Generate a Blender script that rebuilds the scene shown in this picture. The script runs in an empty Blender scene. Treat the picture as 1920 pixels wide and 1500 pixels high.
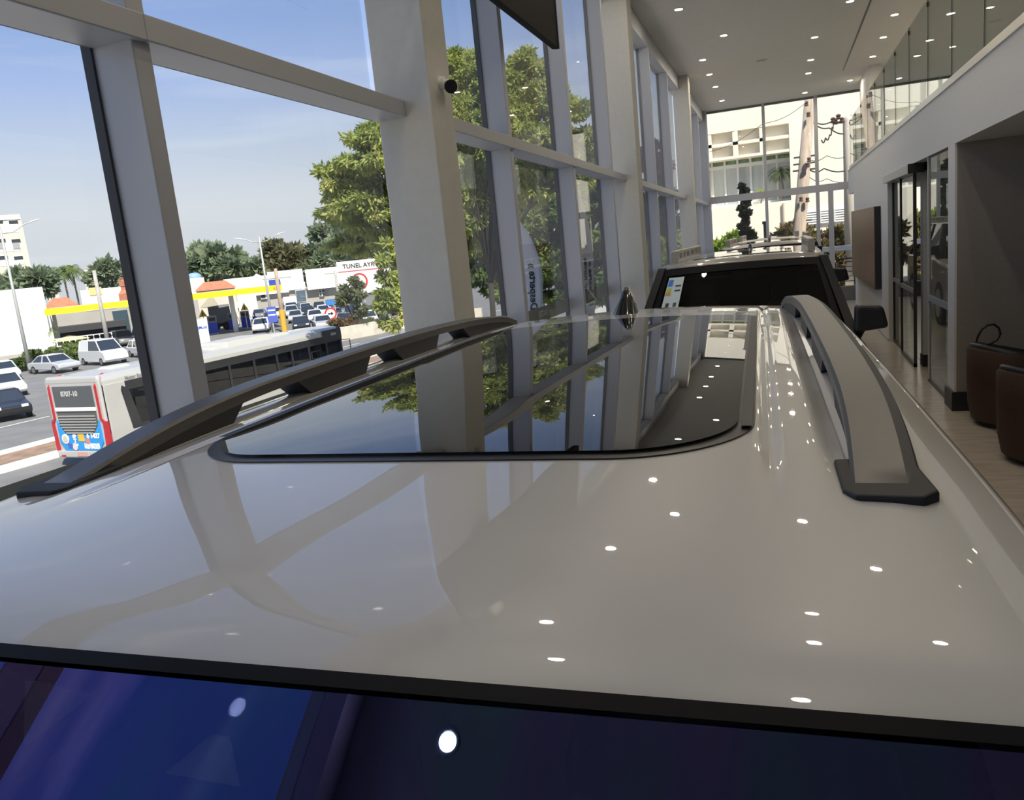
import bpy, math, random
import numpy as np
from mathutils import Vector, Matrix

# ------------------------------------------------------------------ camera
scene = bpy.context.scene
col = scene.collection
EYE = 2.05                                  # lens height above the showroom floor (floor z = 0)
FPX, CX, CY = 1472.0, 960.0, 750.0          # focal length in pixels of the 1920x1500 frame
_Y = Vector((1465 - CX, 425 - CY, FPX)).normalized()          # depth direction of the hall
_D = Vector((1755 - CX, 8650 - CY, FPX)).normalized()         # straight down
_Z = -_D; _Z = (_Z - _Y * _Z.dot(_Y)).normalized()
_X = _Y.cross(_Z)
RM = Matrix((_X, _Y, _Z))                   # camera (right, down, forward) -> world
cam_data = bpy.data.cameras.new('camera')
cam = bpy.data.objects.new('camera', cam_data); col.objects.link(cam)
right = Vector((_X[0], _Y[0], _Z[0])); down = Vector((_X[1], _Y[1], _Z[1])); fwd = Vector((_X[2], _Y[2], _Z[2]))
m = Matrix((( right.x, -down.x, -fwd.x, 0), (right.y, -down.y, -fwd.y, 0), (right.z, -down.z, -fwd.z, EYE), (0, 0, 0, 1)))
cam.matrix_world = m
cam_data.sensor_fit = 'HORIZONTAL'; cam_data.sensor_width = 36.0; cam_data.lens = FPX / 1920 * 36.0
cam_data.clip_start = 0.02; cam_data.clip_end = 1500
scene.camera = cam

# ------------------------------------------------------------------ sky, sun, exposure
scene.view_settings.view_transform = 'Standard'
scene.view_settings.look = 'None'
scene.view_settings.gamma = 1.0
scene.view_settings.use_curve_mapping = False
scene.view_settings.exposure = 0.45
world = bpy.data.worlds.new('sky'); scene.world = world
world.use_nodes = True
wn = world.node_tree; wn.nodes.clear()
w_out = wn.nodes.new('ShaderNodeOutputWorld'); w_bg = wn.nodes.new('ShaderNodeBackground')
w_tc = wn.nodes.new('ShaderNodeTexCoord'); w_sep = wn.nodes.new('ShaderNodeSeparateXYZ')
w_ramp = wn.nodes.new('ShaderNodeValToRGB')
wn.links.new(w_tc.outputs['Generated'], w_sep.inputs[0])
wn.links.new(w_sep.outputs['Z'], w_ramp.inputs[0])
cr = w_ramp.color_ramp
cr.elements[0].position = 0.0; cr.elements[0].color = (0.60, 0.61, 0.63, 1)
cr.elements[1].position = 1.0; cr.elements[1].color = (0.12, 0.20, 0.42, 1)
for p, c in ((0.09, (0.63, 0.65, 0.68, 1)), (0.16, (0.50, 0.57, 0.70, 1)), (0.22, (0.37, 0.47, 0.72, 1)), (0.28, (0.27, 0.385, 0.66, 1)), (0.42, (0.20, 0.31, 0.58, 1)), (0.6, (0.16, 0.26, 0.50, 1))):
    e = cr.elements.new(p); e.color = c
# thin streaks of cirrus low in the sky
w_map = wn.nodes.new('ShaderNodeMapping'); w_map.inputs['Scale'].default_value = (1.2, 1.2, 14.0)
w_map.inputs['Rotation'].default_value = (0.06, 0.05, 0)
w_noise = wn.nodes.new('ShaderNodeTexNoise'); w_noise.inputs['Scale'].default_value = 1.6; w_noise.inputs['Detail'].default_value = 5
w_cr = wn.nodes.new('ShaderNodeValToRGB'); w_cr.color_ramp.elements[0].position = 0.55; w_cr.color_ramp.elements[1].position = 0.78
w_cr.color_ramp.elements[1].color = (0.45, 0.45, 0.45, 1)
w_mix = wn.nodes.new('ShaderNodeMixRGB'); w_mix.inputs[2].default_value = (0.78, 0.80, 0.84, 1)
wn.links.new(w_tc.outputs['Generated'], w_map.inputs[0]); wn.links.new(w_map.outputs[0], w_noise.inputs[0])
wn.links.new(w_noise.outputs[0], w_cr.inputs[0]); wn.links.new(w_cr.outputs[0], w_mix.inputs[0])
wn.links.new(w_ramp.outputs[0], w_mix.inputs[1]); wn.links.new(w_mix.outputs[0], w_bg.inputs[0])
w_bg.inputs[1].default_value = 1.0
wn.links.new(w_bg.outputs[0], w_out.inputs[0])
sun_data = bpy.data.lights.new('sun', 'SUN'); sun_data.energy = 6.2; sun_data.angle = 0.009
sun_data.color = (1.0, 0.92, 0.79)
sun = bpy.data.objects.new('sun', sun_data); col.objects.link(sun)
sun.rotation_euler = Vector((0.50, -0.52, 0.80)).to_track_quat('Z', 'Y').to_euler()

# ------------------------------------------------------------------ pixel rays
CAMP = Vector((0, 0, EYE))
def ray(px, py): return RM @ Vector((px - CX, py - CY, FPX))
def onz(px, py, z): d = ray(px, py); return CAMP + d * ((z - EYE) / d.z)
def ony(px, py, y): d = ray(px, py); return CAMP + d * (y / d.y)
def onx(px, py, x): d = ray(px, py); return CAMP + d * (x / d.x)
STREET = EYE - 5.6                          # street level

# ------------------------------------------------------------------ materials
MATS = {}
def mat(name, rgb, rough=0.6, metal=0.0, var=0.0, scale=8.0, bump=0.0, coat=0.0, emit=None, spec=None, rgb2=None, stretch=None):
    if name in MATS: return MATS[name]
    m = bpy.data.materials.new(name); m.use_nodes = True
    nt = m.node_tree; b = nt.nodes['Principled BSDF']
    b.inputs['Base Color'].default_value = (*rgb, 1); b.inputs['Roughness'].default_value = rough
    b.inputs['Metallic'].default_value = metal
    if spec is not None: b.inputs['Specular IOR Level'].default_value = spec
    if coat: b.inputs['Coat Weight'].default_value = coat; b.inputs['Coat Roughness'].default_value = 0.015
    if emit: b.inputs['Emission Color'].default_value = (*emit[0], 1); b.inputs['Emission Strength'].default_value = emit[1]
    if var or bump or rgb2:
        tc = nt.nodes.new('ShaderNodeTexCoord'); n = nt.nodes.new('ShaderNodeTexNoise')
        n.inputs['Scale'].default_value = scale; n.inputs['Detail'].default_value = 4
        src = tc.outputs['Object']
        if stretch:
            mp = nt.nodes.new('ShaderNodeMapping'); mp.inputs['Scale'].default_value = stretch
            nt.links.new(src, mp.inputs[0]); src = mp.outputs[0]
        nt.links.new(src, n.inputs['Vector'])
        if var or rgb2:
            r = nt.nodes.new('ShaderNodeValToRGB')
            c2 = rgb2 if rgb2 else tuple(min(1, c * (1 + var)) for c in rgb)
            c1 = rgb if rgb2 else tuple(c * (1 - var) for c in rgb)
            r.color_ramp.elements[0].position = 0.36; r.color_ramp.elements[1].position = 0.64
            r.color_ramp.elements[0].color = (*c1, 1); r.color_ramp.elements[1].color = (*c2, 1)
            nt.links.new(n.outputs[0], r.inputs[0]); nt.links.new(r.outputs[0], b.inputs['Base Color'])
        if bump:
            bp = nt.nodes.new('ShaderNodeBump'); bp.inputs['Strength'].default_value = bump; bp.inputs['Distance'].default_value = 0.01
            nt.links.new(n.outputs[0], bp.inputs['Height']); nt.links.new(bp.outputs[0], b.inputs['Normal'])
    MATS[name] = m
    return m
def pane_mat(name, tint, ior=1.5, rough=0.0, dirt=0.0):
    """thin sheet of glass: mirror by Fresnel, the rest goes straight through"""
    if name in MATS: return MATS[name]
    m = bpy.data.materials.new(name); m.use_nodes = True
    nt = m.node_tree; nt.nodes.clear()
    o = nt.nodes.new('ShaderNodeOutputMaterial'); mx = nt.nodes.new('ShaderNodeMixShader')
    fr = nt.nodes.new('ShaderNodeFresnel')
    ge = nt.nodes.new('ShaderNodeNewGeometry'); mr = nt.nodes.new('ShaderNodeMapRange')   # leaving the sheet counts as entering it
    mr.inputs['To Min'].default_value = ior; mr.inputs['To Max'].default_value = 1.0 / ior
    nt.links.new(ge.outputs['Backfacing'], mr.inputs['Value']); nt.links.new(mr.outputs[0], fr.inputs[0])
    tr = nt.nodes.new('ShaderNodeBsdfTransparent'); tr.inputs[0].default_value = (*tint, 1)
    gl = nt.nodes.new('ShaderNodeBsdfGlossy'); gl.inputs['Roughness'].default_value = rough
    nt.links.new(fr.outputs[0], mx.inputs[0]); nt.links.new(tr.outputs[0], mx.inputs[1]); nt.links.new(gl.outputs[0], mx.inputs[2])
    sh = mx.outputs[0]
    if dirt:
        df = nt.nodes.new('ShaderNodeBsdfDiffuse'); df.inputs[0].default_value = (0.75, 0.75, 0.75, 1)
        m2 = nt.nodes.new('ShaderNodeMixShader'); m2.inputs[0].default_value = dirt
        nt.links.new(sh, m2.inputs[1]); nt.links.new(df.outputs[0], m2.inputs[2]); sh = m2.outputs[0]
    nt.links.new(sh, o.inputs[0]); MATS[name] = m
    return m
def leaf_mat(name, c1, c2, c3, scale=0.8):
    if name in MATS: return MATS[name]
    m = bpy.data.materials.new(name); m.use_nodes = True
    nt = m.node_tree; nt.nodes.clear()
    o = nt.nodes.new('ShaderNodeOutputMaterial'); mx = nt.nodes.new('ShaderNodeMixShader'); mx.inputs[0].default_value = 0.38
    d = nt.nodes.new('ShaderNodeBsdfDiffuse'); t = nt.nodes.new('ShaderNodeBsdfTranslucent')
    tc = nt.nodes.new('ShaderNodeTexCoord'); n = nt.nodes.new('ShaderNodeTexNoise'); n.inputs['Scale'].default_value = scale
    n.inputs['Detail'].default_value = 6; n.inputs['Roughness'].default_value = 0.75
    r = nt.nodes.new('ShaderNodeValToRGB'); r.color_ramp.elements[0].position = 0.34; r.color_ramp.elements[1].position = 0.68
    r.color_ramp.elements[0].color = (*c1, 1); r.color_ramp.elements[1].color = (*c3, 1)
    e = r.color_ramp.elements.new(0.5); e.color = (*c2, 1)
    nt.links.new(tc.outputs['Object'], n.inputs['Vector']); nt.links.new(n.outputs[0], r.inputs[0])
    nt.links.new(r.outputs[0], d.inputs[0]); nt.links.new(r.outputs[0], t.inputs[0])
    nt.links.new(d.outputs[0], mx.inputs[1]); nt.links.new(t.outputs[0], mx.inputs[2]); nt.links.new(mx.outputs[0], o.inputs[0])
    MATS[name] = m
    return m

WALL = mat('wall paint', (0.70, 0.69, 0.66), 0.7, var=0.02, scale=30, bump=0.03)
WALLW = mat('column paint', (0.66, 0.65, 0.60), 0.75, var=0.02, scale=20, bump=0.04)
CEIL = mat('ceiling plaster', (0.70, 0.66, 0.59), 0.85, var=0.02, scale=12)
ALU = mat('grey aluminium frame', (0.52, 0.53, 0.56), 0.45, metal=0.15)
GASK = mat('black rubber gasket', (0.015, 0.016, 0.02), 0.6)
GLASS = pane_mat('window glass', (0.93, 0.95, 0.96), 1.45, dirt=0.012)
GUARD = pane_mat('guard glass', (0.86, 0.90, 0.88), 1.5)
DOORG = pane_mat('door glass', (0.62, 0.66, 0.64), 1.6)
TILE = mat('porcelain tile', (0.56, 0.50, 0.43), 0.22, var=0.08, scale=3, stretch=(1, 4, 1))
GROUT = mat('grout', (0.20, 0.18, 0.16), 0.9)
BLACK = mat('black plastic', (0.018, 0.018, 0.02), 0.45)
SATIN = mat('satin black', (0.015, 0.015, 0.017), 0.4, spec=0.2)
STEEL = mat('brushed steel', (0.62, 0.61, 0.58), 0.28, metal=0.9)
DARKWALL = mat('dark taupe wall', (0.30, 0.27, 0.24), 0.8, var=0.03, scale=25)
WHITE = mat('white paint', (0.82, 0.82, 0.80), 0.6)
CONC = mat('concrete', (0.46, 0.44, 0.40), 0.9, var=0.12, scale=3)

# ------------------------------------------------------------------ mesh helpers
class MB:
    def __init__(self): self.v = []; self.f = []
    def add(self, vs, fs):
        o = len(self.v); self.v += [tuple(p) for p in vs]; self.f += [tuple(i + o for i in f) for f in fs]; return self
    def box(self, x0, x1, y0, y1, z0, z1):
        vs = [(x, y, z) for z in (z0, z1) for y in (y0, y1) for x in (x0, x1)]
        return self.add(vs, [(0, 2, 3, 1), (4, 5, 7, 6), (0, 1, 5, 4), (2, 6, 7, 3), (0, 4, 6, 2), (1, 3, 7, 5)])
    def hexa(self, b, t):                    # 4 bottom, 4 top corners (same winding)
        return self.add(list(b) + list(t), [(3, 2, 1, 0), (4, 5, 6, 7), (0, 1, 5, 4), (1, 2, 6, 5), (2, 3, 7, 6), (3, 0, 4, 7)])
    def obox(self, c, size, rot):
        c = Vector(c); hx, hy, hz = [s / 2 for s in size]; o = len(self.v)
        n = MB().box(-hx, hx, -hy, hy, -hz, hz)
        return self.add([c + rot @ Vector(p) for p in n.v], n.f)
    def prism(self, poly, axis, a, b):
        def P(u, w, t): return {'x': (t, u, w), 'y': (u, t, w), 'z': (u, w, t)}[axis]
        n = len(poly)
        vs = [P(u, w, a) for u, w in poly] + [P(u, w, b) for u, w in poly]
        fs = [tuple(range(n))[::-1], tuple(range(n, 2 * n))] + [(i, (i + 1) % n, n + (i + 1) % n, n + i) for i in range(n)]
        return self.add(vs, fs)
    def tube(self, path, r, n=8, caps=True):
        path = [Vector(p) for p in path]; rs = r if isinstance(r, (list, tuple)) else [r] * len(path)
        vs = []; fs = []; prev = None
        for i, p in enumerate(path):
            t = (path[min(i + 1, len(path) - 1)] - path[max(i - 1, 0)])
            t = t.normalized() if t.length > 1e-9 else Vector((0, 0, 1))
            if prev is None:
                a = Vector((0, 0, 1)) if abs(t.z) < 0.9 else Vector((1, 0, 0)); u = t.cross(a).normalized()
            else:
                u = prev - t * prev.dot(t); u = u.normalized() if u.length > 1e-6 else t.orthogonal().normalized()
            prev = u; w = t.cross(u)
            for k in range(n):
                an = 2 * math.pi * k / n; vs.append(p + (u * math.cos(an) + w * math.sin(an)) * rs[i])
        for i in range(len(path) - 1):
            for k in range(n):
                fs.append((i * n + k, i * n + (k + 1) % n, (i + 1) * n + (k + 1) % n, (i + 1) * n + k))
        if caps: fs += [tuple(range(n))[::-1], tuple(range((len(path) - 1) * n, len(path) * n))]
        return self.add(vs, fs)
    def cyl(self, p, q, r, n=12, r2=None): return self.tube([p, q], [r, r if r2 is None else r2], n)
    def grid(self, fn, us, vs_):
        nu, nv = len(us), len(vs_)
        return self.add([fn(u, v) for v in vs_ for u in us],
                        [(j * nu + i, j * nu + i + 1, (j + 1) * nu + i + 1, (j + 1) * nu + i) for j in range(nv - 1) for i in range(nu - 1)])
    def lathe(self, prof, c=(0, 0, 0), n=20, a0=0.0, a1=2 * math.pi):
        full = abs(a1 - a0 - 2 * math.pi) < 1e-6; k = n if full else n + 1
        vs = [(c[0] + r * math.cos(a0 + (a1 - a0) * i / n), c[1] + r * math.sin(a0 + (a1 - a0) * i / n), c[2] + z) for r, z in prof for i in range(k)]
        fs = [(j * k + i, j * k + (i + 1) % k, (j + 1) * k + (i + 1) % k, (j + 1) * k + i) for j in range(len(prof) - 1) for i in range(n if full else k - 1)]
        return self.add(vs, fs)
    def ell(self, c, r, nu=14, nv=9):
        prof = [(math.sin(math.pi * j / nv), -math.cos(math.pi * j / nv)) for j in range(nv + 1)]
        vs = [(c[0] + r[0] * s * math.cos(2 * math.pi * i / nu), c[1] + r[1] * s * math.sin(2 * math.pi * i / nu), c[2] + r[2] * z) for s, z in prof for i in range(nu)]
        return self.add(vs, [(j * nu + i, j * nu + (i + 1) % nu, (j + 1) * nu + (i + 1) % nu, (j + 1) * nu + i) for j in range(nv) for i in range(nu)])
    def quad(self, a, b, c, d): return self.add([a, b, c, d], [(0, 1, 2, 3)])
    def xform(self, M): self.v = [tuple(M @ Vector(p)) for p in self.v]; return self
    def mirror(self, ax=0):
        n = len(self.v)
        self.v = [tuple(-c if i == ax else c for i, c in enumerate(p)) for p in self.v]
        self.f = [f[::-1] for f in self.f]; return self
    def build(self, name, mt, parent=None, smooth=False, bevel=0.0, segs=2, solid=0.0, label=None, kind=None, sub=0):
        me = bpy.data.meshes.new(name); me.from_pydata(self.v, [], self.f)
        me.materials.append(mt if not isinstance(mt, str) else MATS[mt])
        if smooth: me.polygons.foreach_set('use_smooth', [True] * len(me.polygons))
        me.update()
        o = bpy.data.objects.new(name, me); col.objects.link(o)
        if solid:
            md = o.modifiers.new('solid', 'SOLIDIFY'); md.thickness = abs(solid); md.offset = -1 if solid > 0 else 1
        if bevel:
            md = o.modifiers.new('bevel', 'BEVEL'); md.width = bevel; md.segments = segs; md.limit_method = 'ANGLE'; md.angle_limit = 0.6
        if sub:
            md = o.modifiers.new('sub', 'SUBSURF'); md.levels = sub; md.render_levels = sub
        if parent is not None: attach(o, parent)
        if label: o['label'] = label
        if kind: o['kind'] = kind
        return o
def world_of(o):
    M = o.matrix_basis.copy()
    if o.parent: M = world_of(o.parent) @ o.matrix_parent_inverse @ M
    return M
def attach(o, parent):
    o.parent = parent; o.matrix_parent_inverse = world_of(parent).inverted()
def tag(o, label, cat, group=None, kind=None):
    o['label'] = label; o['category'] = cat
    if group: o['group'] = group
    if kind: o['kind'] = kind
    return o
def thing(name, label, cat, loc=(0, 0, 0), rotz=0.0, group=None, kind=None):
    o = bpy.data.objects.new(name, None); o.empty_display_size = 0.2; col.objects.link(o)
    o.location = loc; o.rotation_euler = (0, 0, rotz)
    o.matrix_basis = Matrix.Translation(Vector(loc)) @ Matrix.Rotation(rotz, 4, 'Z')
    if kind: o['kind'] = kind
    if kind != 'structure' or label: tag(o, label, cat, group)
    return o
def struct(o, label=None):
    o['kind'] = 'structure'
    if label: o['label'] = label
    return o
def clone(root, loc, rotz=0.0, label=None, group=None, swap=None, scale=None):
    """copy a thing with its parts and sub-parts; swap = {old material name: new material}"""
    def cp(o, parent):
        c = o.copy(); col.objects.link(c)
        if swap and c.type == 'MESH':
            for s in c.material_slots:
                if s.material and s.material.name in swap:
                    nm = swap[s.material.name]; s.link = 'OBJECT'; s.material = nm
        if parent is not None: c.parent = parent
        for ch in KIDS.get(o.name, []): cp(ch, c)
        return c
    KIDS = {}
    for o in list(col.objects):
        if o.parent: KIDS.setdefault(o.parent.name, []).append(o)
    r = cp(root, None)
    M = Matrix.Translation(Vector(loc)) @ Matrix.Rotation(rotz, 4, 'Z')
    if scale: M = M @ Matrix.Scale(scale, 4)
    r.matrix_basis = M
    if label: r['label'] = label
    if group: r['group'] = group
    return r
def text_mesh(body, size=1.0, depth=0.0, bold=0.0, align='CENTER'):
    cu = bpy.data.curves.new('txt', 'FONT'); cu.body = body; cu.size = size; cu.extrude = depth; cu.offset = bold
    cu.align_x = align; cu.align_y = 'CENTER'; cu.resolution_u = 3
    o = bpy.data.objects.new('txt', cu); col.objects.link(o)
    dg = bpy.context.evaluated_depsgraph_get(); dg.update()
    me = bpy.data.meshes.new_from_object(o.evaluated_get(dg))
    vs = [tuple(v.co) for v in me.vertices]; fs = [tuple(p.vertices) for p in me.polygons]
    bpy.data.objects.remove(o); bpy.data.curves.remove(cu); bpy.data.meshes.remove(me)
    b = MB(); b.v = vs; b.f = fs
    return b
def frame_matrix(origin, ux, uy):
    ux = Vector(ux).normalized(); uy = Vector(uy).normalized(); uz = ux.cross(uy)
    return Matrix(((ux.x, uy.x, uz.x, origin[0]), (ux.y, uy.y, uz.y, origin[1]), (ux.z, uy.z, uz.z, origin[2]), (0, 0, 0, 1)))
ORD = ['first', 'second', 'third', 'fourth', 'fifth', 'sixth', 'seventh', 'eighth', 'ninth', 'tenth', 'eleventh', 'twelfth', 'thirteenth',
       'fourteenth', 'fifteenth', 'sixteenth', 'seventeenth', 'eighteenth', 'nineteenth', 'twentieth']

# ================================================================== THE HALL
CZ = EYE + 3.136            # ceiling
XW, XI, XG = -2.02, -1.83, -1.98   # wall line, inner mullion face, glass
YF, YB = 22.3, -6.5         # far glazing, wall behind the camera
XR = 1.63                   # right wall face
# floor slab with single porcelain tiles
fl = struct(MB().box(-2.1, 6.6, YB - 0.2, YF + 0.15, -0.30, -0.012).build('floor', GROUT), 'beige porcelain floor of the showroom')
tile_me = None
ty0 = YB
for i in range(7):
    for j in range(24):
        x0 = -1.80 + i * 1.2; y0 = ty0 + j * 1.2
        if tile_me is None:
            t = MB().box(0.003, 1.197, 0.003, 1.197, -0.012, 0.0).build('floor_tile', TILE, None); tile_me = t.data
        else:
            t = bpy.data.objects.new('floor_tile', tile_me); col.objects.link(t)
        t.location = (x0, y0, 0); t.parent = fl
struct(MB().box(-2.1, XR + 0.35, YB, YF + 0.1, CZ, CZ + 0.35).build('ceiling', CEIL), 'grey plaster ceiling with recessed downlights')
cg = bpy.data.objects['ceiling']
MB().box(XR + 0.35, 6.6, YB, YF + 0.1, CZ, CZ + 0.35).build('ceiling_panel', CEIL, cg)
MB().box(1.34, 1.37, 8.0, 19.2, CZ - 0.004, CZ + 0.01).build('shadow_gap', BLACK, cg)
MB().box(-2.4, 6.9, YB - 0.3, YF + 0.4, CZ + 0.351, CZ + 0.6).build('roof_slab', CONC, cg)
# wall behind the camera and the far right wall
struct(MB().box(-2.1, 6.6, YB - 0.2, YB, 0, CZ).build('wall_back', WALL), 'plain wall behind the cars')
struct(MB().box(6.6, 6.8, YB - 0.2, YF + 0.1, 0, CZ + 0.3).build('wall_side', DARKWALL), 'dark wall deep inside beyond the glass doors')

# columns on the window side
for k, (y0, y1, lab) in enumerate(((3.88, 4.17, 'wide pale column carrying the security camera'), (10.1, 10.42, 'pale column behind the two flags'),
                                   (16.86, 17.2, 'slim pale column farthest down the window wall'), (-2.6, -2.3, 'pale column beside the car bonnet'))):
    c = MB().box(-1.97, -1.66, y0, y1, 0, CZ).build('column', WALLW, None, bevel=0.006)
    struct(c, lab); 
# window wall: four bays of mullions, transoms, head, sill and panes
bays = [(-6.4, -2.6, [-4.5], 4), (-2.3, 3.88, [-0.2, 2.09], 1), (4.17, 10.1, [5.66, 7.52, 9.38], 2), (10.42, 16.86, [11.3, 12.9, 15.0], 3), (17.2, YF, [18.9, 20.6], 5)]
for (y0, y1, mull, num) in bays:
    w = thing('window_%d' % num, None, None, (XG, y0, 0), 0, None, 'structure')
    for ym in mull:
        mb = MB().box(-2.0, XI, ym - 0.04, ym + 0.035, 0, CZ - 0.25)
        mo = mb.build('mullion', ALU, w, bevel=0.004)
        MB().box(-2.02, -1.983, ym - 0.050, ym + 0.042, 0, CZ - 0.25).build('gasket', GASK, mo)
    edges = [y0] + mull + [y1]
    MB().box(-2.05, XI - 0.01, y0, y1, CZ - 0.25, CZ - 0.002).build('head', ALU, w)
    MB().box(-2.05, XI - 0.01, y0, y1, 0, 0.10).build('sill', ALU, w)
    for a, b in zip(edges[:-1], edges[1:]):
        MB().box(-1.99, XI + 0.025, a + 0.0, b - 0.0, EYE + 0.745, EYE + 0.825).build('transom', ALU, w, bevel=0.004)
        for z0, z1 in ((0.10, EYE + 0.745), (EYE + 0.825, CZ - 0.25)):
            p = MB().box(XG - 0.004, XG + 0.004, a + 0.03, b - 0.03, z0, z1).build('pane', GLASS, w)
        # frosted safety band with the brand lettering on the lower panes
        bz0, bz1 = EYE - 0.60, EYE - 0.475
        band = MB().box(XG - 0.0065, XG - 0.0045, a + 0.06, b - 0.06, bz0, bz1).build('frosted_band', mat('frosted film', (0.42, 0.41, 0.36), 0.8), w)
        yc = a + 0.35
        t = text_mesh('JETOUR', 0.075, 0.0006, 0.001)
        t.xform(frame_matrix((XG + 0.0042 - 0.008, (a + b) / 2, (bz0 + bz1) / 2), (0, 1, 0), (0, 0, 1)))
        t.v = [(XG - 0.0040, p[1], p[2]) if p[0] > XG - 0.0038 else (XG - 0.0046, p[1], p[2]) for p in t.v]
        t.build('band_lettering', WHITE, band)
# far glazing
w = thing('window_6', None, None, (0, YF, 0), 0, None, 'structure')
for x, z0, z1, wd in ((-0.345, 0.37, CZ, 0.075), (0.91, 0.37, CZ, 0.085), (1.22, 0.37, EYE + 0.78, 0.12), (3.35, 0.37, CZ, 0.12), (5.0, 0.37, CZ, 0.09)):
    MB().box(x - wd / 2, x + wd / 2, YF - 0.06, YF + 0.07, z0, z1).build('mullion', ALU, w)
MB().box(-2.06, -1.76, YF - 0.28, YF + 0.12, 0, CZ).build('corner_post', mat('corner post paint', (0.40, 0.42, 0.46), 0.6), w)
MB().box(-1.76, 6.6, YF - 0.07, YF + 0.08, EYE + 0.775, EYE + 0.95).build('transom', ALU, w)
MB().box(-1.76, 6.6, YF - 0.10, YF + 0.08, 0, 0.37).build('plinth', mat('plinth grey', (0.17, 0.165, 0.15), 0.7), w)
MB().box(-1.76, 6.6, YF - 0.04, YF + 0.05, CZ - 0.05, CZ).build('head', mat('dark head', (0.2, 0.2, 0.2), 0.5), w)
xs = [-1.76, -0.345, 0.91, 3.35, 5.0, 6.6]
for a, b in zip(xs[:-1], xs[1:]):
    for z0, z1 in ((0.37, EYE + 0.775), (EYE + 0.95, CZ - 0.05)):
        MB().box(a + 0.04, b - 0.04, YF - 0.004, YF + 0.004, z0, z1).build('pane', GLASS, w)

# right wall: mezzanine edge, wall pieces, alcove
SZ0, SZ1 = EYE + 0.63, EYE + 1.20
wr = struct(MB().box(XR, XR + 0.2, 14.30, 20.6, 0, SZ0).build('wall_right', WALL), 'grey painted wall carrying the copper panel')
MB().box(XR + 0.16, XR + 0.3, 20.6, YF - 0.11, 0, SZ0 - 0.1).build('wall_return', WALL, wr)
MB().box(XR - 0.012, XR - 0.0, 14.34, 20.6, 0.0, 0.05).build('skirting', mat('grey skirting', (0.5, 0.49, 0.47), 0.5), wr)
wp = struct(MB().box(XR, XR + 0.02, 9.0, 9.34, 0, SZ0).build('wall_end', WALL), 'bright narrow wall end beside the armchairs')
MB().box(XR + 0.02, 6.6, 9.0, 9.34, 0, SZ0).build('partition', DARKWALL, wp)
bb = struct(MB().box(XR - 0.025, XR + 0.2, 8.975, 9.37, 0, 0.2).build('baseboard_right', BLACK, None, bevel=0.003), 'black plinth block at the foot of the wall end')
mz = struct(MB().box(XR, 6.6, YB, YF - 0.11, SZ0, SZ1).build('wall_mezzanine', WALL), 'mezzanine slab edge sloping across the upper right')
MB().box(XR - 0.02, XR + 0.05, YB, YF - 0.11, SZ1, SZ1 + 0.004).build('edge_cap', WALL, mz)
struct(MB().box(4.6, 4.75, YB, 9.0, 0, SZ0).build('wall_alcove', DARKWALL), 'dark rear wall of the seating alcove')
struct(MB().box(1.85, 2.08, 19.1, 21.2, SZ1, CZ).build('wall_pier', WALL), 'square pier standing on the far end of the mezzanine')
# glass guard of the mezzanine: single sheets with a steel shoe and small clips
gr = thing('glass_balustrade', 'clear glass balustrade sheets along the mezzanine edge with steel shoe', 'balustrade', (XR + 0.06, 8.0, SZ1))
MB().box(XR + 0.03, XR + 0.09, -6.4, YF - 0.15, SZ1 + 0.006, SZ1 + 0.11).build('steel_shoe', STEEL, gr)
seams = [-6.4] + [10.907 - 1.39 * k for k in range(12, 0, -1)] + [10.907, 12.365, 13.747, 15.125, 16.5, 17.87, 19.2, 20.6, YF - 0.15]
for a, b in zip(seams[:-1], seams[1:]):
    p = MB().box(XR + 0.055, XR + 0.065, a + 0.004, b - 0.004, SZ1 + 0.05, EYE + 2.42).build('glass_sheet', GUARD, gr)
    MB().box(XR + 0.045, XR + 0.075, b - 0.02, b + 0.02, EYE + 2.33, EYE + 2.38).build('clip', BLACK, p)
    MB().box(XR + 0.053, XR + 0.067, b - 0.004, b + 0.004, SZ1 + 0.05, EYE + 2.42).build('sheet_edge', mat('green glass edge', (0.10, 0.14, 0.12), 0.2), p)
# mezzanine floor lamp-like post and plants seen through the guard
# sliding glass doors
dr = thing('door_1', None, None, (XR, 11.7, 0), 0, None, 'structure')
DF = mat('dark bronze frame', (0.06, 0.058, 0.055), 0.4, metal=0.3)
for (a, b, xo) in ((11.72, 13.0, 0.03), (12.95, 14.26, 0.08)):
    lf = MB().box(XR + xo - 0.005, XR + xo + 0.005, a + 0.03, b - 0.03, 0.05, SZ0 - 0.12).build('door_leaf', DOORG, dr)
    MB().box(XR + xo - 0.02, XR + xo + 0.02, a, a + 0.03, 0.0, SZ0 - 0.12).build('stile', DF, lf)
    MB().box(XR + xo - 0.02, XR + xo + 0.02, b - 0.03, b, 0.0, SZ0 - 0.12).build('stile', DF, lf)
    MB().box(XR + xo - 0.02, XR + xo + 0.02, a, b, 0.0, 0.05).build('bottom_rail', DF, lf)
    MB().box(XR + xo - 0.022, XR + xo - 0.006, a + 0.03, b - 0.03, 1.0, 1.06).build('frosted_strip', mat('frosted strip', (0.26, 0.27, 0.26), 0.7), lf)
op = MB().box(XR - 0.07, XR + 0.12, 11.6, 14.3, SZ0 - 0.12, SZ0 - 0.005).build('door_operator', mat('satin aluminium', (0.55, 0.54, 0.52), 0.35, metal=0.4), dr, bevel=0.004)
MB().box(XR - 0.071, XR + 0.121, 11.57, 11.6, SZ0 - 0.125, SZ0 - 0.003).build('end_cap', BLACK, op)
MB().box(XR + 0.13, XR + 0.40, 11.75, 11.95, 0.0, SZ0).build('pocket_wall', mat('pocket wall paint', (0.55, 0.54, 0.5), 0.7), dr)
MB().box(XR + 0.12, XR + 0.41, 11.73, 11.96, 0.0, 0.16).build('pocket_plinth', BLACK, dr)
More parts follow.
